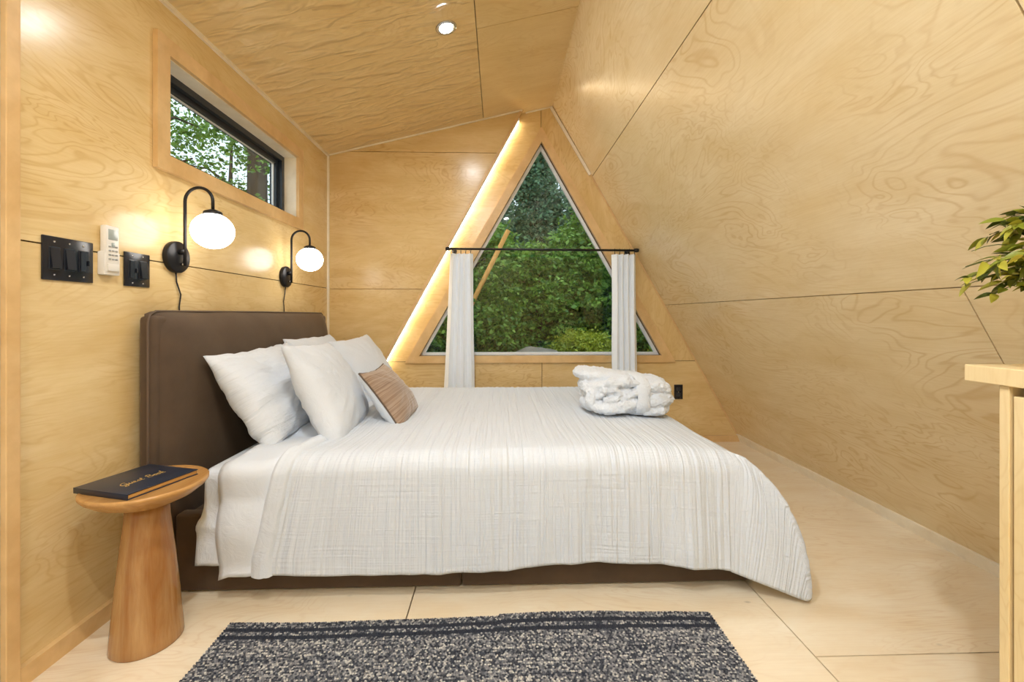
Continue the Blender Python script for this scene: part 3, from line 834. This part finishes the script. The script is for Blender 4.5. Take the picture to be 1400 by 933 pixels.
capsule_path(bm, [(-.17, -.135, .05), (-.12, -.150, .045), (-.04, -.152, .06), (.02, -.148, .085)], [.024, .032, .034, .022])
capsule_path(bm, [(-.155, -.125, .165), (-.11, -.150, .185), (-.03, -.155, .19), (.02, -.15, .18)], [.018, .026, .026, .02])
capsule_path(bm, [(-.15, -.13, .115), (-.13, -.150, .145), (-.085, -.156, .15), (-.06, -.156, .12), (-.08, -.156, .095), (-.12, -.152, .09)], .019)
capsule_path(bm, [(-.05, -.150, .10), (0, -.155, .12), (.04, -.152, .15)], .020)
capsule_path(bm, [(.07, -.140, .155), (.13, -.145, .165), (.185, -.12, .150), (.205, -.06, .13)], [.02, .026, .026, .02])
capsule_path(bm, [(.07, -.145, .085), (.14, -.142, .085), (.195, -.11, .09), (.215, -.03, .095)], [.026, .036, .036, .03])
capsule_path(bm, [(.08, -.140, .03), (.15, -.135, .032), (.19, -.09, .04)], [.024, .030, .026])
capsule_path(bm, [(-.20, -.06, .15), (-.19, -.11, .12), (-.19, -.12, .07)], .028)
body = from_bm('robe_body', bm, M['terry'], rob, True)
rm = body.modifiers.new('remesh', 'REMESH'); rm.mode = 'VOXEL'; rm.voxel_size = .0045; rm.use_smooth_shade = True
sm = body.modifiers.new('smooth', 'SMOOTH'); sm.factor = .5; sm.iterations = 3
tx = bpy.data.textures.new('plush_clouds', 'CLOUDS'); tx.noise_scale = .035
dm = body.modifiers.new('plush', 'DISPLACE'); dm.texture = tx; dm.strength = .022; dm.mid_level = .5
tx2 = bpy.data.textures.new('plush_fine', 'CLOUDS'); tx2.noise_scale = .012
dm = body.modifiers.new('pile', 'DISPLACE'); dm.texture = tx2; dm.strength = .008; dm.mid_level = .5
# belt: flat band around the bundle
bp = []
for k in range(48):
    a = 2 * math.pi * k / 48; e = 3.2
    c_, s_ = math.cos(a), math.sin(a)
    kk = (abs(c_) ** e + abs(s_) ** e) ** (-1 / e)
    bp.append((.176 * c_ * kk + .002, .1075 * s_ * kk + .106))
bv = []; bf = []
prof_b = [(-.033, .0), (-.029, .005), (0, .0065), (.029, .005), (.033, 0), (.029, -.012), (-.029, -.012)]
for k, (py, pz) in enumerate(bp):
    rad = Vector((0, py - .004, (pz - .106) * 1.6)).normalized()
    for (px, ro) in prof_b:
        bv.append((.055 + px * (1 + .1 * math.sin(k)) + .02 * (pz - .1), py + rad.y * ro, max(.004, pz + rad.z * ro)))
nb = len(prof_b)
for k in range(48):
    for j in range(nb):
        a, b = k * nb + j, k * nb + (j + 1) % nb; c_, d_ = ((k + 1) % 48) * nb + (j + 1) % nb, ((k + 1) % 48) * nb + j
        bf.append((a, b, c_, d_))
mesh('belt', bv, bf, M['terry'], rob, True)

# ------------------------------------------------------------------ wall lamps
def wall_lamp(y, label, cord_dx):
    r = empty('wall_lamp', (WX, y, 1.255)); tag(r, label, 'wall lamp', 'globe wall lamps over the headboard')
    lathe('back_plate', [(.0005, 0), (.063, 0), (.064, .004), (.064, .018), (.061, .022), (.0005, .023)], M['black_metal'], r, 40, axis='X')
    lathe('bracket', [(.0005, .02), (.012, .02), (.012, .044), (.0005, .046)], M['black_metal'], r, 16, (0, 0, .022), axis='X')
    arm = [(.044, 0, -.035), (.044, 0, .05), (.044, 0, .15), (.044, 0, .228)]
    for k in range(1, 16):
        a = math.pi * (1 - k / 16); arm.append((.0995 + .0555 * math.cos(a), 0, .228 + .0555 * math.sin(a)))
    arm += [(.155, 0, .228), (.155, 0, .185)]
    tube('arm', arm, .0062, M['black_metal'], r, 12)
    lathe('socket_cap', [(.0005, .012), (.010, .012), (.030, .004), (.034, 0), (.034, -.010), (.0005, -.010)], M['black_metal'], r, 24, (.155, 0, .183))
    pr = [(max(.0005, .077 * math.sin(math.pi * k / 24)), -.072 * math.cos(math.pi * k / 24)) for k in range(25)]
    g = lathe('globe_shade', pr, M['globe'], r, 40, (.155, 0, .107))
    lathe('switch_knob', [(.0005, .02), (.006, .02), (.006, .034), (.0005, .035)], M['chrome'], r, 12, (0, .012, -.028), axis='X')
    cz = [(.008, 0, -.06), (.006, cord_dx * .2, -.10), (.006, cord_dx, -.15), (.006, cord_dx * .7, -.20), (.006, cord_dx * .8, -.32)]
    tube('cord', cz, .0028, M['black_plastic'], r, 8)
    return r
wall_lamp(1.824, 'black arched wall lamp with lit white globe, nearer the switches', .03)
wall_lamp(2.742, 'black arched wall lamp with lit white globe, nearer the room corner', -.02)

# ------------------------------------------------------------------ switches, remote, outlet
def plate(name, y0, y1, zc, h, n, label, kinds):
    r = empty(name, (WX, (y0 + y1) / 2, zc)); tag(r, label, 'switch')
    w = y1 - y0
    bm = bmesh.new(); box_bm(bm, (0, -w / 2, -h / 2), (.006, w / 2, h / 2), .0025, 2)
    auto_smooth(from_bm('cover_plate', bm, M['black_plastic'], r, True))
    for k in range(n):
        yc = (k - (n - 1) / 2) * .046
        box('insert', (.005, yc - .0165, -.034), (.0075, yc + .0165, .034), M['black_frame'], r, .001)
        if kinds[k] == 'paddle':
            vs = [(.0075, yc - .014, -.031), (.0075, yc + .014, -.031), (.0075, yc + .014, .031), (.0075, yc - .014, .031), (.016, yc - .014, -.030), (.016, yc + .014, -.030), (.0085, yc + .014, .030), (.0085, yc - .014, .030)]
            mesh('paddle', vs, [(4, 5, 6, 7), (0, 1, 5, 4), (1, 2, 6, 5), (2, 3, 7, 6), (3, 0, 4, 7)], M['black_plastic'], r)
        else:
            box('paddle', (.0075, yc - .014, -.031), (.011, yc + .004, .031), M['black_plastic'], r, .001)
            box('slider', (.0075, yc + .008, -.012), (.0155, yc + .013, .004), M['black_plastic'], r, .001)
        for zz in (-.049, .049):
            lathe('screw', [(.0005, .0055), (.003, .0055), (.003, .007), (.0005, .0075)], M['chrome'], r, 10, (0, yc, zz), axis='X')
    return r
plate('switch_plate', 1.304, 1.463, 1.188, .130, 3, 'wide black triple switch plate beside the white remote', ['paddle', 'paddle', 'slider'])
plate('switch_plate', 1.582, 1.694, 1.184, .122, 2, 'smaller black double switch plate below the near globe lamp', ['slider', 'paddle'])
rem = empty('remote_control', (WX, 1.512, 1.236)); tag(rem, 'white wall mounted air conditioner remote in its holder', 'remote control')
def rbox(name, lo, hi, mat, p, b=.003):
    bm = bmesh.new(); box_bm(bm, lo, hi, b, 2); return auto_smooth(from_bm(name, bm, mat, p, True))
rbox('holder', (0, -.031, -.083), (.024, .031, -.004), M['white_plastic'], rem, .005)
rbox('body', (.004, -.026, -.075), (.026, .026, .083), M['white_plastic'], rem, .006)
rbox('screen', (.025, -.018, .035), (.0272, .018, .070), M['lcd'], rem, .001)
rbox('flap', (.025, -.022, -.070), (.030, .022, -.045), M['white_plastic'], rem, .002)
for i in range(3):
    for j in range(4):
        if i == 1 and j == 3: continue
        rbox('button', (.025, -.017 + i * .0125, -.032 + j * .014), (.0280, -.008 + i * .0125, -.027 + j * .014), M['grey_plastic'], rem, .001)
rbox('button', (.025, -.006, .010), (.0288, .006, .026), M['lcd'], rem, .002)
outl = empty('wall_outlet', (1.446, GY, .402)); tag(outl, 'black power outlet on the gable wall right of the robe', 'outlet')
rbox('cover_plate', (-.035, -.006, -.058), (.035, 0, .058), M['black_plastic'], outl, .002)
for zz in (-.021, .021): rbox('socket', (-.017, -.008, zz - .015), (.017, -.005, zz + .015), M['black_frame'], outl, .003)
lathe('screw', [(.0005, -.006), (.003, -.006), (.003, -.008), (.0005, -.008)], M['chrome'], outl, 10, axis='Y')

# ------------------------------------------------------------------ side table and guest book
TX, TY, TT = -1.10, 1.41, .497
tb = empty('side_table', (TX, TY, 0)); tag(tb, 'round wooden pedestal side table with cone base beside the headboard', 'side table')
lathe('pedestal', [(.0005, 0), (.090, 0), (.0935, .006), (.092, .03), (.083, .14), (.070, .28), (.058, .39), (.055, .435), (.0005, .435)], M['table_wood'], tb, 64)
lathe('table_top', [(.0005, .430), (.056, .430), (.085, .437), (.125, .455), (.152, .476), (.160, .487), (.160, .494), (.156, TT), (.146, TT - .003), (.0005, TT - .003)], M['table_top'], tb, 72)
bk = empty('guest_book', (-1.122, 1.406, TT - .003)); tag(bk, 'navy guest book with gold lettering on the round side table', 'book')
bx, by = Vector((-1.035 + 1.242, 1.271 - 1.33, 0)), Vector((-1.203 + 1.242, 1.538 - 1.33, 0))
ang = math.atan2(bx.y, bx.x); bk.rotation_euler = (0, 0, ang)
bw, bh = .105, .107
rbox('back_cover', (-bw, -bh, 0), (bw, bh, .003), M['cover'], bk, .001)
rbox('pages', (-bw + .004, -bh + .003, .003), (bw - .002, bh - .003, .014), M['paper'], bk, .001)
fc = rbox('front_cover', (-bw, -bh, .014), (bw, bh, .017), M['cover'], bk, .001)
rbox('spine', (-bw - .001, -bh, .0), (bw, -bh + .003, .0172), M['cover'], bk, .001)
LET = {  # strokes of a joined script, in x-heights
 'G': (1.5, [[(1.25, 1.75), (.95, 2.0), (.4, 1.7), (.1, 1.0), (.3, .2), (.8, .1), (1.15, .6), (1.2, .95), (.75, .9)], [(1.2, .95), (1.2, .1), (1.0, -.7), (.5, -.8), (.5, -.4), (1.5, .1)]]),
 'u': (1.0, [[(0, .1), (.2, .9), (.2, .3), (.4, 0), (.7, .3), (.75, .95), (.75, .2), (1.0, .1)]]),
 'e': (.75, [[(0, .1), (.4, .5), (.45, .85), (.2, .95), (.1, .4), (.3, 0), (.75, .15)]]),
 's': (.75, [[(0, .1), (.4, 1.0), (.55, .5), (.4, .05), (.15, .1), (.75, .15)]]),
 't': (.7, [[(0, .1), (.4, 1.7), (.3, .3), (.45, 0), (.7, .15)], [(.05, 1.2), (.7, 1.3)]]),
 'B': (1.5, [[(.45, 1.9), (.25, .0)], [(.1, 1.5), (.5, 2.0), (1.1, 1.9), (1.1, 1.3), (.5, 1.05), (1.2, .9), (1.3, .3), (.8, -.05), (.3, .15)]]),
 'o': (.85, [[(0, .2), (.25, .95), (.05, .5), (.25, 0), (.6, .2), (.55, .85), (.3, .95), (.5, .75), (.85, .8)]]),
 'k': (.9, [[(.0, .2), (.4, 1.6), (.35, 1.95), (.2, 1.5), (.15, 0)], [(.15, .4), (.5, .95), (.55, .6), (.25, .5), (.6, 0), (.9, .2)]]),
 ' ': (.7, [])}
def catmull(P, n=5):
    out = []
    for i in range(len(P) - 1):
        p0, p1, p2, p3 = P[max(i - 1, 0)], P[i], P[i + 1], P[min(i + 2, len(P) - 1)]
        for k in range(n):
            t = k / n
            out.append(tuple(.5 * (2 * p1[d] + (p2[d] - p0[d]) * t + (2 * p0[d] - 5 * p1[d] + 4 * p2[d] - p3[d]) * t * t + (3 * p1[d] - p0[d] - 3 * p2[d] + p3[d]) * t ** 3) for d in (0, 1)))
    out.append(P[-1]); return out
# the lettering runs across the cover away from the spine edge facing the viewer
xh = .0135; cx_ = 0; tv = []; tf = []
word = 'Guest Book'; tot = sum(LET[c_][0] for c_ in word)
for c_ in word:
    adv, strokes = LET[c_]
    for st in strokes:
        P = [((cx_ + x + .25 * y - tot / 2 - .1) * xh, (y - .6) * xh) for x, y in catmull(st)]
        vv, ff = tube_geo([(.018 - b, a, .0173) for a, b in P], .0013, 6)
        o_ = len(tv); tv += [(v.x, v.y, .0171 + (v.z - .0173) * .4) for v in vv]; tf += [tuple(o_ + i for i in f) for f in ff]
    cx_ += adv
mesh('lettering', tv, tf, M['gold'], fc)

# ------------------------------------------------------------------ rug
RX0, RX1, RY0, RY1 = -.882, .716, .50, 1.472
rug = empty('woven_rug', (-.083, 1.0, 0)); tag(rug, 'flat woven dark and cream rug with two black stripes at the bed side', 'rug')
def rug_z(x, y):
    e = max(0, (y - 1.36) / .11)
    return .004 + .010 * max(0, e) * max(0, math.sin((x + .1) * 5.5)) * (x > .0) + .002 * (1 + nz(x * 4, y * 4))
def rug_dy(x): return .006 * math.sin((x + .2) * 4.2) * 1.0 + .010 * max(0, math.sin((x - .25) * 5.5)) * (x > .25)
M['rug_base'] = simple('rug_warp', (0.035, 0.037, 0.045), .95)
gx, gy = lin(RX0 + .004, RX1 - .004, 80), lin(RY0, RY1 - .004, 50)
vs = [(x + .083, y - 1.0 + rug_dy(x) * max(0, (y - .9) / .57), rug_z(x, y)) for x in gx for y in gy]
fs = [(i * 50 + j, (i + 1) * 50 + j, (i + 1) * 50 + j + 1, i * 50 + j + 1) for i in range(79) for j in range(49)]
rb = mesh('warp', vs, fs, M['rug_base'], rug, True)
m = N('rug_yarn'); g = m.n('ShaderNodeNewGeometry')
a_ = m.n('ShaderNodeAttribute', attribute_name='tone')
m.l(m.ramp(a_.outputs['Fac'], [(0.0, (0.013, 0.017, 0.030)), (0.30, (0.055, 0.060, 0.075)), (0.55, (0.21, 0.21, 0.22)), (0.8, (0.46, 0.44, 0.41)), (1.0, (0.66, 0.63, 0.56))]), m.b.inputs['Base Color'])
m.p(Roughness=.95); M['yarn'] = m.m
ox = np.array([(1, 0, 0), (0, 1, 0), (-1, 0, 0), (0, -1, 0), (.62, .62, .62), (-.62, .62, .62), (-.62, -.62, .62), (.62, -.62, .62), (0, 0, 1)], dtype=np.float32)
of = [(0, 1, 4), (1, 2, 5), (2, 3, 6), (3, 0, 7), (4, 1, 5), (5, 2, 6), (6, 3, 7), (7, 0, 4), (4, 5, 8), (5, 6, 8), (6, 7, 8), (7, 4, 8)]
dxn, dyn = .0066, .0054; V = []; T_ = []
ny = int((RY1 - RY0) / dyn); nx = int((RX1 - RX0) / dxn)
for j in range(ny):
    y = RY1 - (j + .5) * dyn; dd = RY1 - y
    rowt = random.uniform(-.12, .12)
    dark = (.026 < dd < .041) or (.058 < dd < .073)
    for i in range(nx):
        x = RX0 + (i + .5 + .5 * (j % 2)) * dxn + random.uniform(-.001, .001)
        zz = rug_z(x, y); yy = y + rug_dy(x) * max(0, (y - .9) / .57)
        if dark: tone = random.uniform(0, .10)
        else:
            tone = min(1, max(0, rowt + random.choice((.1, .2, .3, .4, .5, .55, .65, .85))))
        s_ = random.uniform(.85, 1.2)
        V.append((ox * (dxn * .56 * s_, dyn * .62, .0042 * s_)) + (x + .083, yy - 1.0, zz)); T_.append(tone)
K = len(V); V = np.concatenate(V).astype(np.float32)
F = (np.array(of, dtype=np.int32)[None] + (np.arange(K, dtype=np.int32) * 9)[:, None, None]).reshape(-1, 3)
def fast_mesh(name, V, F, mat, parent, smooth=True, loc=None, attr=None):
    me = bpy.data.meshes.new(name); k = F.shape[1]
    me.vertices.add(len(V)); me.vertices.foreach_set('co', V.astype(np.float32).ravel())
    me.loops.add(F.size); me.loops.foreach_set('vertex_index', F.astype(np.int32).ravel())
    me.polygons.add(len(F)); me.polygons.foreach_set('loop_start', np.arange(0, F.size, k, dtype=np.int32)); me.polygons.foreach_set('loop_total', np.full(len(F), k, dtype=np.int32))
    me.update(calc_edges=True)
    if smooth: me.polygons.foreach_set('use_smooth', np.ones(len(F), dtype=bool))
    if attr is not None:
        at = me.attributes.new(attr[0], 'FLOAT', 'POINT'); at.data.foreach_set('value', attr[1].astype(np.float32))
    me.validate()
    return link(name, me, mat, parent, loc)
yo = fast_mesh('weft_knots', V, F, M['yarn'], rug, True, None, ('tone', np.repeat(np.array(T_), 9))); yo['kind'] = 'stuff'

# ------------------------------------------------------------------ curtain rod and curtains
ROY, ROZ = GY - .12, 1.524
rod = empty('curtain_rod', (.34, ROY, ROZ)); tag(rod, 'thin black curtain rod across the triangular window', 'curtain rod')
tube('rod', [(-.715, 0, .003), (0, 0, 0), (.715, 0, -.003)], .0085, M['black_metal'], rod, 12)
for sx in (-1, 1):
    lathe('finial', [(.0005, -.018), (.013, -.016), (.0155, 0), (.013, .016), (.0005, .018)], M['black_metal'], rod, 16, (sx * .728, 0, -.003 * sx), axis='X')
    xb = .690 * sx
    tube('bracket', [(xb, .0, 0), (xb, .06, 0), (xb, .119, 0)], .006, M['black_metal'], rod, 8)
    lathe('wall_flange', [(.0005, .110), (.020, .112), (.020, .1195), (.0005, .1195)], M['black_metal'], rod, 16, (xb, 0, 0), axis='Y')
def curtain(x0t, x1t, x0b, x1b, label, nf, seed):
    r = empty('curtain', ((x0t + x1t) / 2, ROY, .03)); tag(r, label, 'curtain', 'white curtains at the triangular window')
    nu, nv = 120, 40; ztop, zb = ROZ - .034, .03; vs = []
    for j in range(nv + 1):
        v = j / nv; z = ztop + (zb - ztop) * v
        for i in range(nu + 1):
            u = i / nu; a, b = x0t + (x0b - x0t) * v, x1t + (x1b - x1t) * v
            ph = 2 * math.pi * nf * (u + .03 * nz(u * 3, v * 2, seed)) + seed
            d = .030 * math.sin(ph) * (1 - .25 * v) + .008 * nz(u * 5, v * 3, seed)
            x = a + (b - a) * u + .010 * math.sin(2 * ph)
            vs.append((x - r.location.x, d, z - .03))
    fs = [(j * (nu + 1) + i, j * (nu + 1) + i + 1, (j + 1) * (nu + 1) + i + 1, (j + 1) * (nu + 1) + i) for j in range(nv) for i in range(nu)]
    o = mesh('fabric', vs, fs, M['curtain'], r, True); md = o.modifiers.new('thickness', 'SOLIDIFY'); md.thickness = .0025
    for k in range(nf + 1):
        x = x0t + (x1t - x0t) * (k + .25) / (nf + .5) - r.location.x
        ring = [(x + .004 * math.sin(a), .0125 * math.sin(a), ROZ - .03 + .0135 * math.cos(a) - .002) for a in [2 * math.pi * q / 16 for q in range(17)]]
        rg = tube('ring', ring, .0016, M['black_metal'], r, 6)
        tube('clip', [(0, 0, 0), (0, 0, -.022)], .003, M['black_metal'], rg, 6, (x, 0, ROZ - .045))
    return r
curtain(-.372, -.205, -.440, -.180, 'white curtain gathered at the left end of the rod', 4, .4)
curtain(.890, 1.062, .895, 1.085, 'white curtain gathered at the right end of the rod', 4, 2.1)

# ------------------------------------------------------------------ counter with cabinet and plant at the right edge
KX, KY = 1.09, .995
ct_ = empty('counter_cabinet', (1.22, .2, 0)); tag(ct_, 'birch plywood base cabinet under the worktop at the right edge', 'cabinet')
def kbox(name, lo, hi, mat='ply_cabinet', p=ct_, b=.0015):
    org = Vector(p.location)
    vs = [(lo[0], lo[1], lo[2]), (hi[0], lo[1], lo[2]), (hi[0], hi[1], lo[2]), (lo[0], hi[1], lo[2]), (lo[0], lo[1], hi[2]), (hi[0], lo[1], hi[2]), (hi[0], hi[1], hi[2]), (lo[0], hi[1], hi[2])]
    q = [(0, 3, 2, 1), (4, 5, 6, 7), (0, 1, 5, 4), (1, 2, 6, 5), (2, 3, 7, 6), (3, 0, 4, 7)]
    o = mesh(name, [Vector(v) - org for v in vs], q, M[mat], p, uvs=[(v[2] + 3 * v[0], v[1] + v[0]) for v in vs])
    md = o.modifiers.new('bevel', 'BEVEL'); md.width = b; md.segments = 2
    return o
kbox('side_panel', (1.098, .911, 0), (1.40, .930, .866))
kbox('side_panel', (1.098, -1.0, 0), (1.40, -.981, .866))
kbox('back_panel', (1.385, -.98, 0), (1.398, .910, .866))
kbox('bottom_panel', (1.13, -.98, .08), (1.384, .910, .098))
for k in range(3):
    ya, yb = .9045 - k * .63, .905 - (k + 1) * .63 + .006
    kbox('door_front', (1.100, yb, .06), (1.118, ya, .846))
    kbox('divider', (1.119, yb - .010, .1), (1.384, yb + .004, .866))
wt = empty('worktop', (1.25, .2, .866)); tag(wt, 'thick pale wood worktop on the cabinet at the right edge', 'worktop')
kbox('slab', (KX, -1.02, .867), (slope_x(.905) - .004, KY, .905), 'ply_cabinet', wt, .002)

pl = empty('potted_plant', (1.185, .86, .905)); tag(pl, 'potted plant with slender pointed green leaves at the right edge', 'plant')
lathe('pot', [(.0005, 0), (.042, 0), (.050, .01), (.058, .09), (.060, .10), (.054, .10), (.052, .085), (.0005, .085)], M['pot'], pl, 32)
lathe('soil', [(.0005, .08), (.0525, .08), (.0525, .088), (.0005, .088)], M['soil'], pl, 24)
def leaf_mesh(L, W, bend, mat):
    vs = []; fs = []; n = 7
    for i in range(n):
        t = i / (n - 1); w = W * (math.sin(math.pi * t ** .75) ** .9) * .5 + .0002
        z = -bend * t * t * L
        vs += [(L * t, -w, z + w * .35), (L * t, 0, z), (L * t, w, z + w * .35)]
    for i in range(n - 1):
        for k in (0, 1): fs.append((3 * i + k, 3 * i + 3 + k, 3 * i + 4 + k, 3 * i + 1 + k))
    me = bpy.data.meshes.new('leaf'); me.from_pydata(vs, [], fs); me.materials.append(mat)
    me.polygons.foreach_set('use_smooth', [True] * len(fs)); return me
LM = [leaf_mesh(.038, .0145, b, mt_) for b in (.15, .4) for mt_ in M['leaf_house']]
rp = random.Random(3); nleaf = 0
for k in range(34):
    while True:
        e = Vector((rp.uniform(-1, 1), rp.uniform(-1, 1), rp.uniform(-1, 1)))
        if .2 < e.length < 1: break
    E_ = Vector((-.128 + e.x * .072, .02 + e.y * .09, .252 + e.z * .100)); B_ = Vector((rp.uniform(-.02, .02), rp.uniform(-.02, .02), .085))
    C_ = Vector((E_.x * .35, E_.y * .35, max(.23, E_.z + .06)))
    P = [B_ * (1 - t) ** 2 + C_ * 2 * t * (1 - t) + E_ * t * t for t in [i / 10 for i in range(11)]]
    tube('stem', P, [.0018 - .0011 * i / 10 for i in range(11)], M['leaf_house'][1], pl, 6)
    for i in range(5, 11):
        for sd in (-1, 1) if i < 10 else (-1, 0, 1):
            if nleaf >= 298 or rp.random() < .2: continue
            t = (P[i] - P[i - 1]).normalized()
            d = (t * .6 + Vector((-t.y, t.x, 0)) * sd * .8 + Vector((rp.uniform(-.3, .1), 0, rp.uniform(-.5, .4)))).normalized()
            lf = bpy.data.objects.new('leaf', rp.choice(LM)); col.objects.link(lf); lf.parent = pl
            s_ = rp.uniform(.75, 1.15)
            lf.matrix_local = Matrix.Translation(P[i]) @ (d.to_track_quat('X', 'Z').to_matrix().to_4x4()) @ Matrix.Rotation(rp.uniform(-.9, .9), 4, 'X') @ Matrix.Scale(s_, 4)
            nleaf += 1

# ------------------------------------------------------------------ outdoors
GZ = -.45
gr_ = mesh('ground', [(-40, BY - 30, GZ), (40, BY - 30, GZ), (40, 45, GZ), (-40, 45, GZ)], [(0, 1, 2, 3)], M['soil']); tag(gr_, 'shady forest floor outside', kind='structure')
def crown(n, size, shape, seed, leaf=.07, clump=40):
    """leaves as bent two-triangle blades gathered in sprays inside a crown"""
    g = np.random.default_rng(seed); nc = max(1, n // clump)
    th = g.uniform(0, 2 * np.pi, nc); h = g.uniform(0, 1, nc)
    rad = shape(h) * np.sqrt(g.uniform(.12, 1, nc))
    c = np.stack([rad * np.cos(th) * size[0], rad * np.sin(th) * size[0], h * size[1]], 1)
    spread = g.uniform(.5, 1.3, nc) * size[2]
    ci = np.repeat(np.arange(nc), clump); k = len(ci)
    p = c[ci] + g.normal(0, 1, (k, 3)) * (spread[ci, None] * np.array([1, 1, .45]))
    d = g.normal(0, 1, (k, 3)) * [1, 1, .6]; d /= np.linalg.norm(d, axis=1, keepdims=True)
    e = np.cross(d, g.normal(0, 1, (k, 3))); e /= np.linalg.norm(e, axis=1, keepdims=True)
    L = leaf * g.uniform(.6, 1.4, (k, 1)); W = L * .30
    nrm = np.cross(d, e)
    V = np.stack([p, p + d * L * .5 + e * W + nrm * W * .3, p + d * L, p + d * L * .5 - e * W + nrm * W * .3], 1).reshape(-1, 3)
    F = (np.array([[0, 1, 2], [0, 2, 3]])[None] + (np.arange(k) * 4)[:, None, None]).reshape(-1, 3)
    return V, F
def tree_proto(name, n, size, zb, shape, seed, leaf, mat, trunk_r, H):
    r = empty(name, (0, 0, GZ))
    V, F = crown(n, size, shape, seed, leaf); V[:, 2] += zb
    fo = fast_mesh('foliage', V, F, mat, r, False); fo['kind'] = 'stuff'
    g = random.Random(seed)
    tube('trunk', [(0, 0, -.1), (.03, .02, H * .3), (-.04, .05, H * .6), (.02, 0, H)], [trunk_r, trunk_r * .85, trunk_r * .6, trunk_r * .15], M['bark'], r, 12)
    for k in range(9):
        a = g.uniform(0, 6.28); z = zb + g.uniform(.0, .75) * size[1]; l = size[0] * g.uniform(.5, .9)
        tube('branch', [(0, 0, z - .1), (l * .5 * math.cos(a), l * .5 * math.sin(a), z + .25 * l), (l * math.cos(a), l * math.sin(a), z + .30 * l)], [trunk_r * .3, trunk_r * .18, .012], M['bark'], r, 6)
    return r
def copy_tree(o, parent=None):
    c = o.copy(); col.objects.link(c); c.parent = parent
    for ch in list(o.children): copy_tree(ch, c)
    return c
round_ = lambda h: np.sqrt(np.clip(1 - (2 * h - 1) ** 2, 0, 1)) * .9 + .1
cone_ = lambda h: (1 - h) * .95 + .08
p_dark = tree_proto('evergreen_tree', 40000, (1.8, 7.0, .17), .35, cone_, 11, .125, M['leaf_dark'], .14, 7.2)
p_mid = tree_proto('leafy_tree', 30000, (1.5, 3.4, .13), .5, round_, 12, .095, M['leaf_mid'], .09, 3.4)
def place(proto, x, y, label, group, s=1.0, rz=0.0, first=False, z=GZ):
    o = proto if first else copy_tree(proto)
    o.location = (x, y, z); o.scale = (s, s, s); o.rotation_euler = (0, 0, rz); tag(o, label, 'tree', group); return o
GT = 'trees outside the triangular window'
place(p_dark, .9, 10.2, 'tall dark evergreen tree filling the top of the triangular window', GT, .76, .3, True)
place(p_dark, -1.6, 9.4, 'dark evergreen tree seen through the left part of the triangular window', GT, .95, 1.7)
place(p_dark, 3.4, 9.6, 'dark evergreen tree seen through the right part of the triangular window', GT, .95, 3.1)
place(p_dark, -.4, 13.0, 'dark evergreen tree furthest behind, left of the window centre', GT, .92, 4.4)
place(p_dark, 2.6, 13.2, 'dark evergreen tree furthest behind, right of the window centre', GT, .90, 5.2)
place(p_dark, 5.8, 12.0, 'dark evergreen tree at the far right behind the curtain', GT, 1.0, .9)
place(p_dark, -3.9, 12.0, 'dark evergreen tree at the far left behind the curtain', GT, 1.0, 2.2)
place(p_mid, -.55, 7.6, 'bright green leafy tree behind the leaning pole', GT, .80, .5, True)
place(p_mid, .75, 8.0, 'bright green leafy tree in the middle of the triangular window', GT, .70, 2.5)
place(p_mid, 2.35, 8.1, 'bright green leafy tree behind the lime bush', GT, .95, 4.0)
place(p_mid, -1.9, 7.4, 'bright green leafy tree low in the left corner of the window', GT, .50, 1.2)
bush = empty('garden_bush', (1.28, 6.7, GZ)); tag(bush, 'lime green rounded bush at the lower right of the window', 'bush')
V, F = crown(9000, (.55, .85, .09), round_, 21, .05); V[:, 2] += .35
fo = fast_mesh('foliage', V, F, M['leaf_lime'], bush, False); fo['kind'] = 'stuff'
for k in range(6): tube('stem', [(0, 0, 0), (.15 * math.cos(k), .15 * math.sin(k), .4), (.3 * math.cos(k), .3 * math.sin(k), .85)], [.02, .014, .006], M['bark'], bush, 6)
b2 = copy_tree(bush); b2.location = (2.75, 7.0, GZ); b2.scale = (.8, .8, .8); b2.rotation_euler = (0, 0, 2); tag(b2, 'lime green bush seen right of the right curtain', 'bush')
bm = bmesh.new(); bmesh.ops.create_icosphere(bm, subdivisions=4, radius=1.0)
for v in bm.verts:
    p = v.co.copy(); k = 1 + .16 * noise.noise(p * 1.6) + .05 * noise.noise(p * 5)
    v.co = Vector((p.x * k * .55, p.y * k * .40, p.z * k * .52))
bo = from_bm('boulder', bm, M['stone'], None, True, (.50, 6.1, GZ + .50)); tag(bo, 'low brown boulder just above the window sill', 'boulder')
po = tube('reflection_rod', [(-1.13, 6.5, GZ), (-.341, 6.5, 1.301), (.145, 6.5, 2.277)], .035, M['streak'], None, 10)  # solid rod added outside in place of an orange reflection in the glass
tag(po, 'leaning orange rod standing in for a reflected pole outside the triangular window', 'streak')

# trees beside the strip window
GS = 'trees outside the strip window'
oval_ = lambda h: np.sqrt(np.clip(1 - (2 * h - 1) ** 2, 0, 1)) * .85 + .15
p_side = tree_proto('broadleaf_tree', 4400, (1.5, 3.4, .20), 2.2, oval_, 31, .075, M['leaf_mid'], .10, 5.2)
place(p_side, -4.75, 6.1, 'pale leafy tree at the left of the strip window', GS, 1.0, 0, True)
place(p_side, -5.3, 8.9, 'leafy tree in the middle of the strip window against the sky', GS, 1.0, 2.0)
place(p_side, -4.05, 8.2, 'leafy tree beside the thick trunk in the strip window', GS, 1.05, 4.1)
tk = empty('conifer_trunk', (-3.80, 7.0, GZ)); tag(tk, 'thick bare grey brown trunk seen through the strip window', 'tree trunk')
tube('trunk', [(0, 0, 0), (.02, 0, 3), (.0, .03, 7)], [.16, .145, .11], M['bark'], tk, 20)
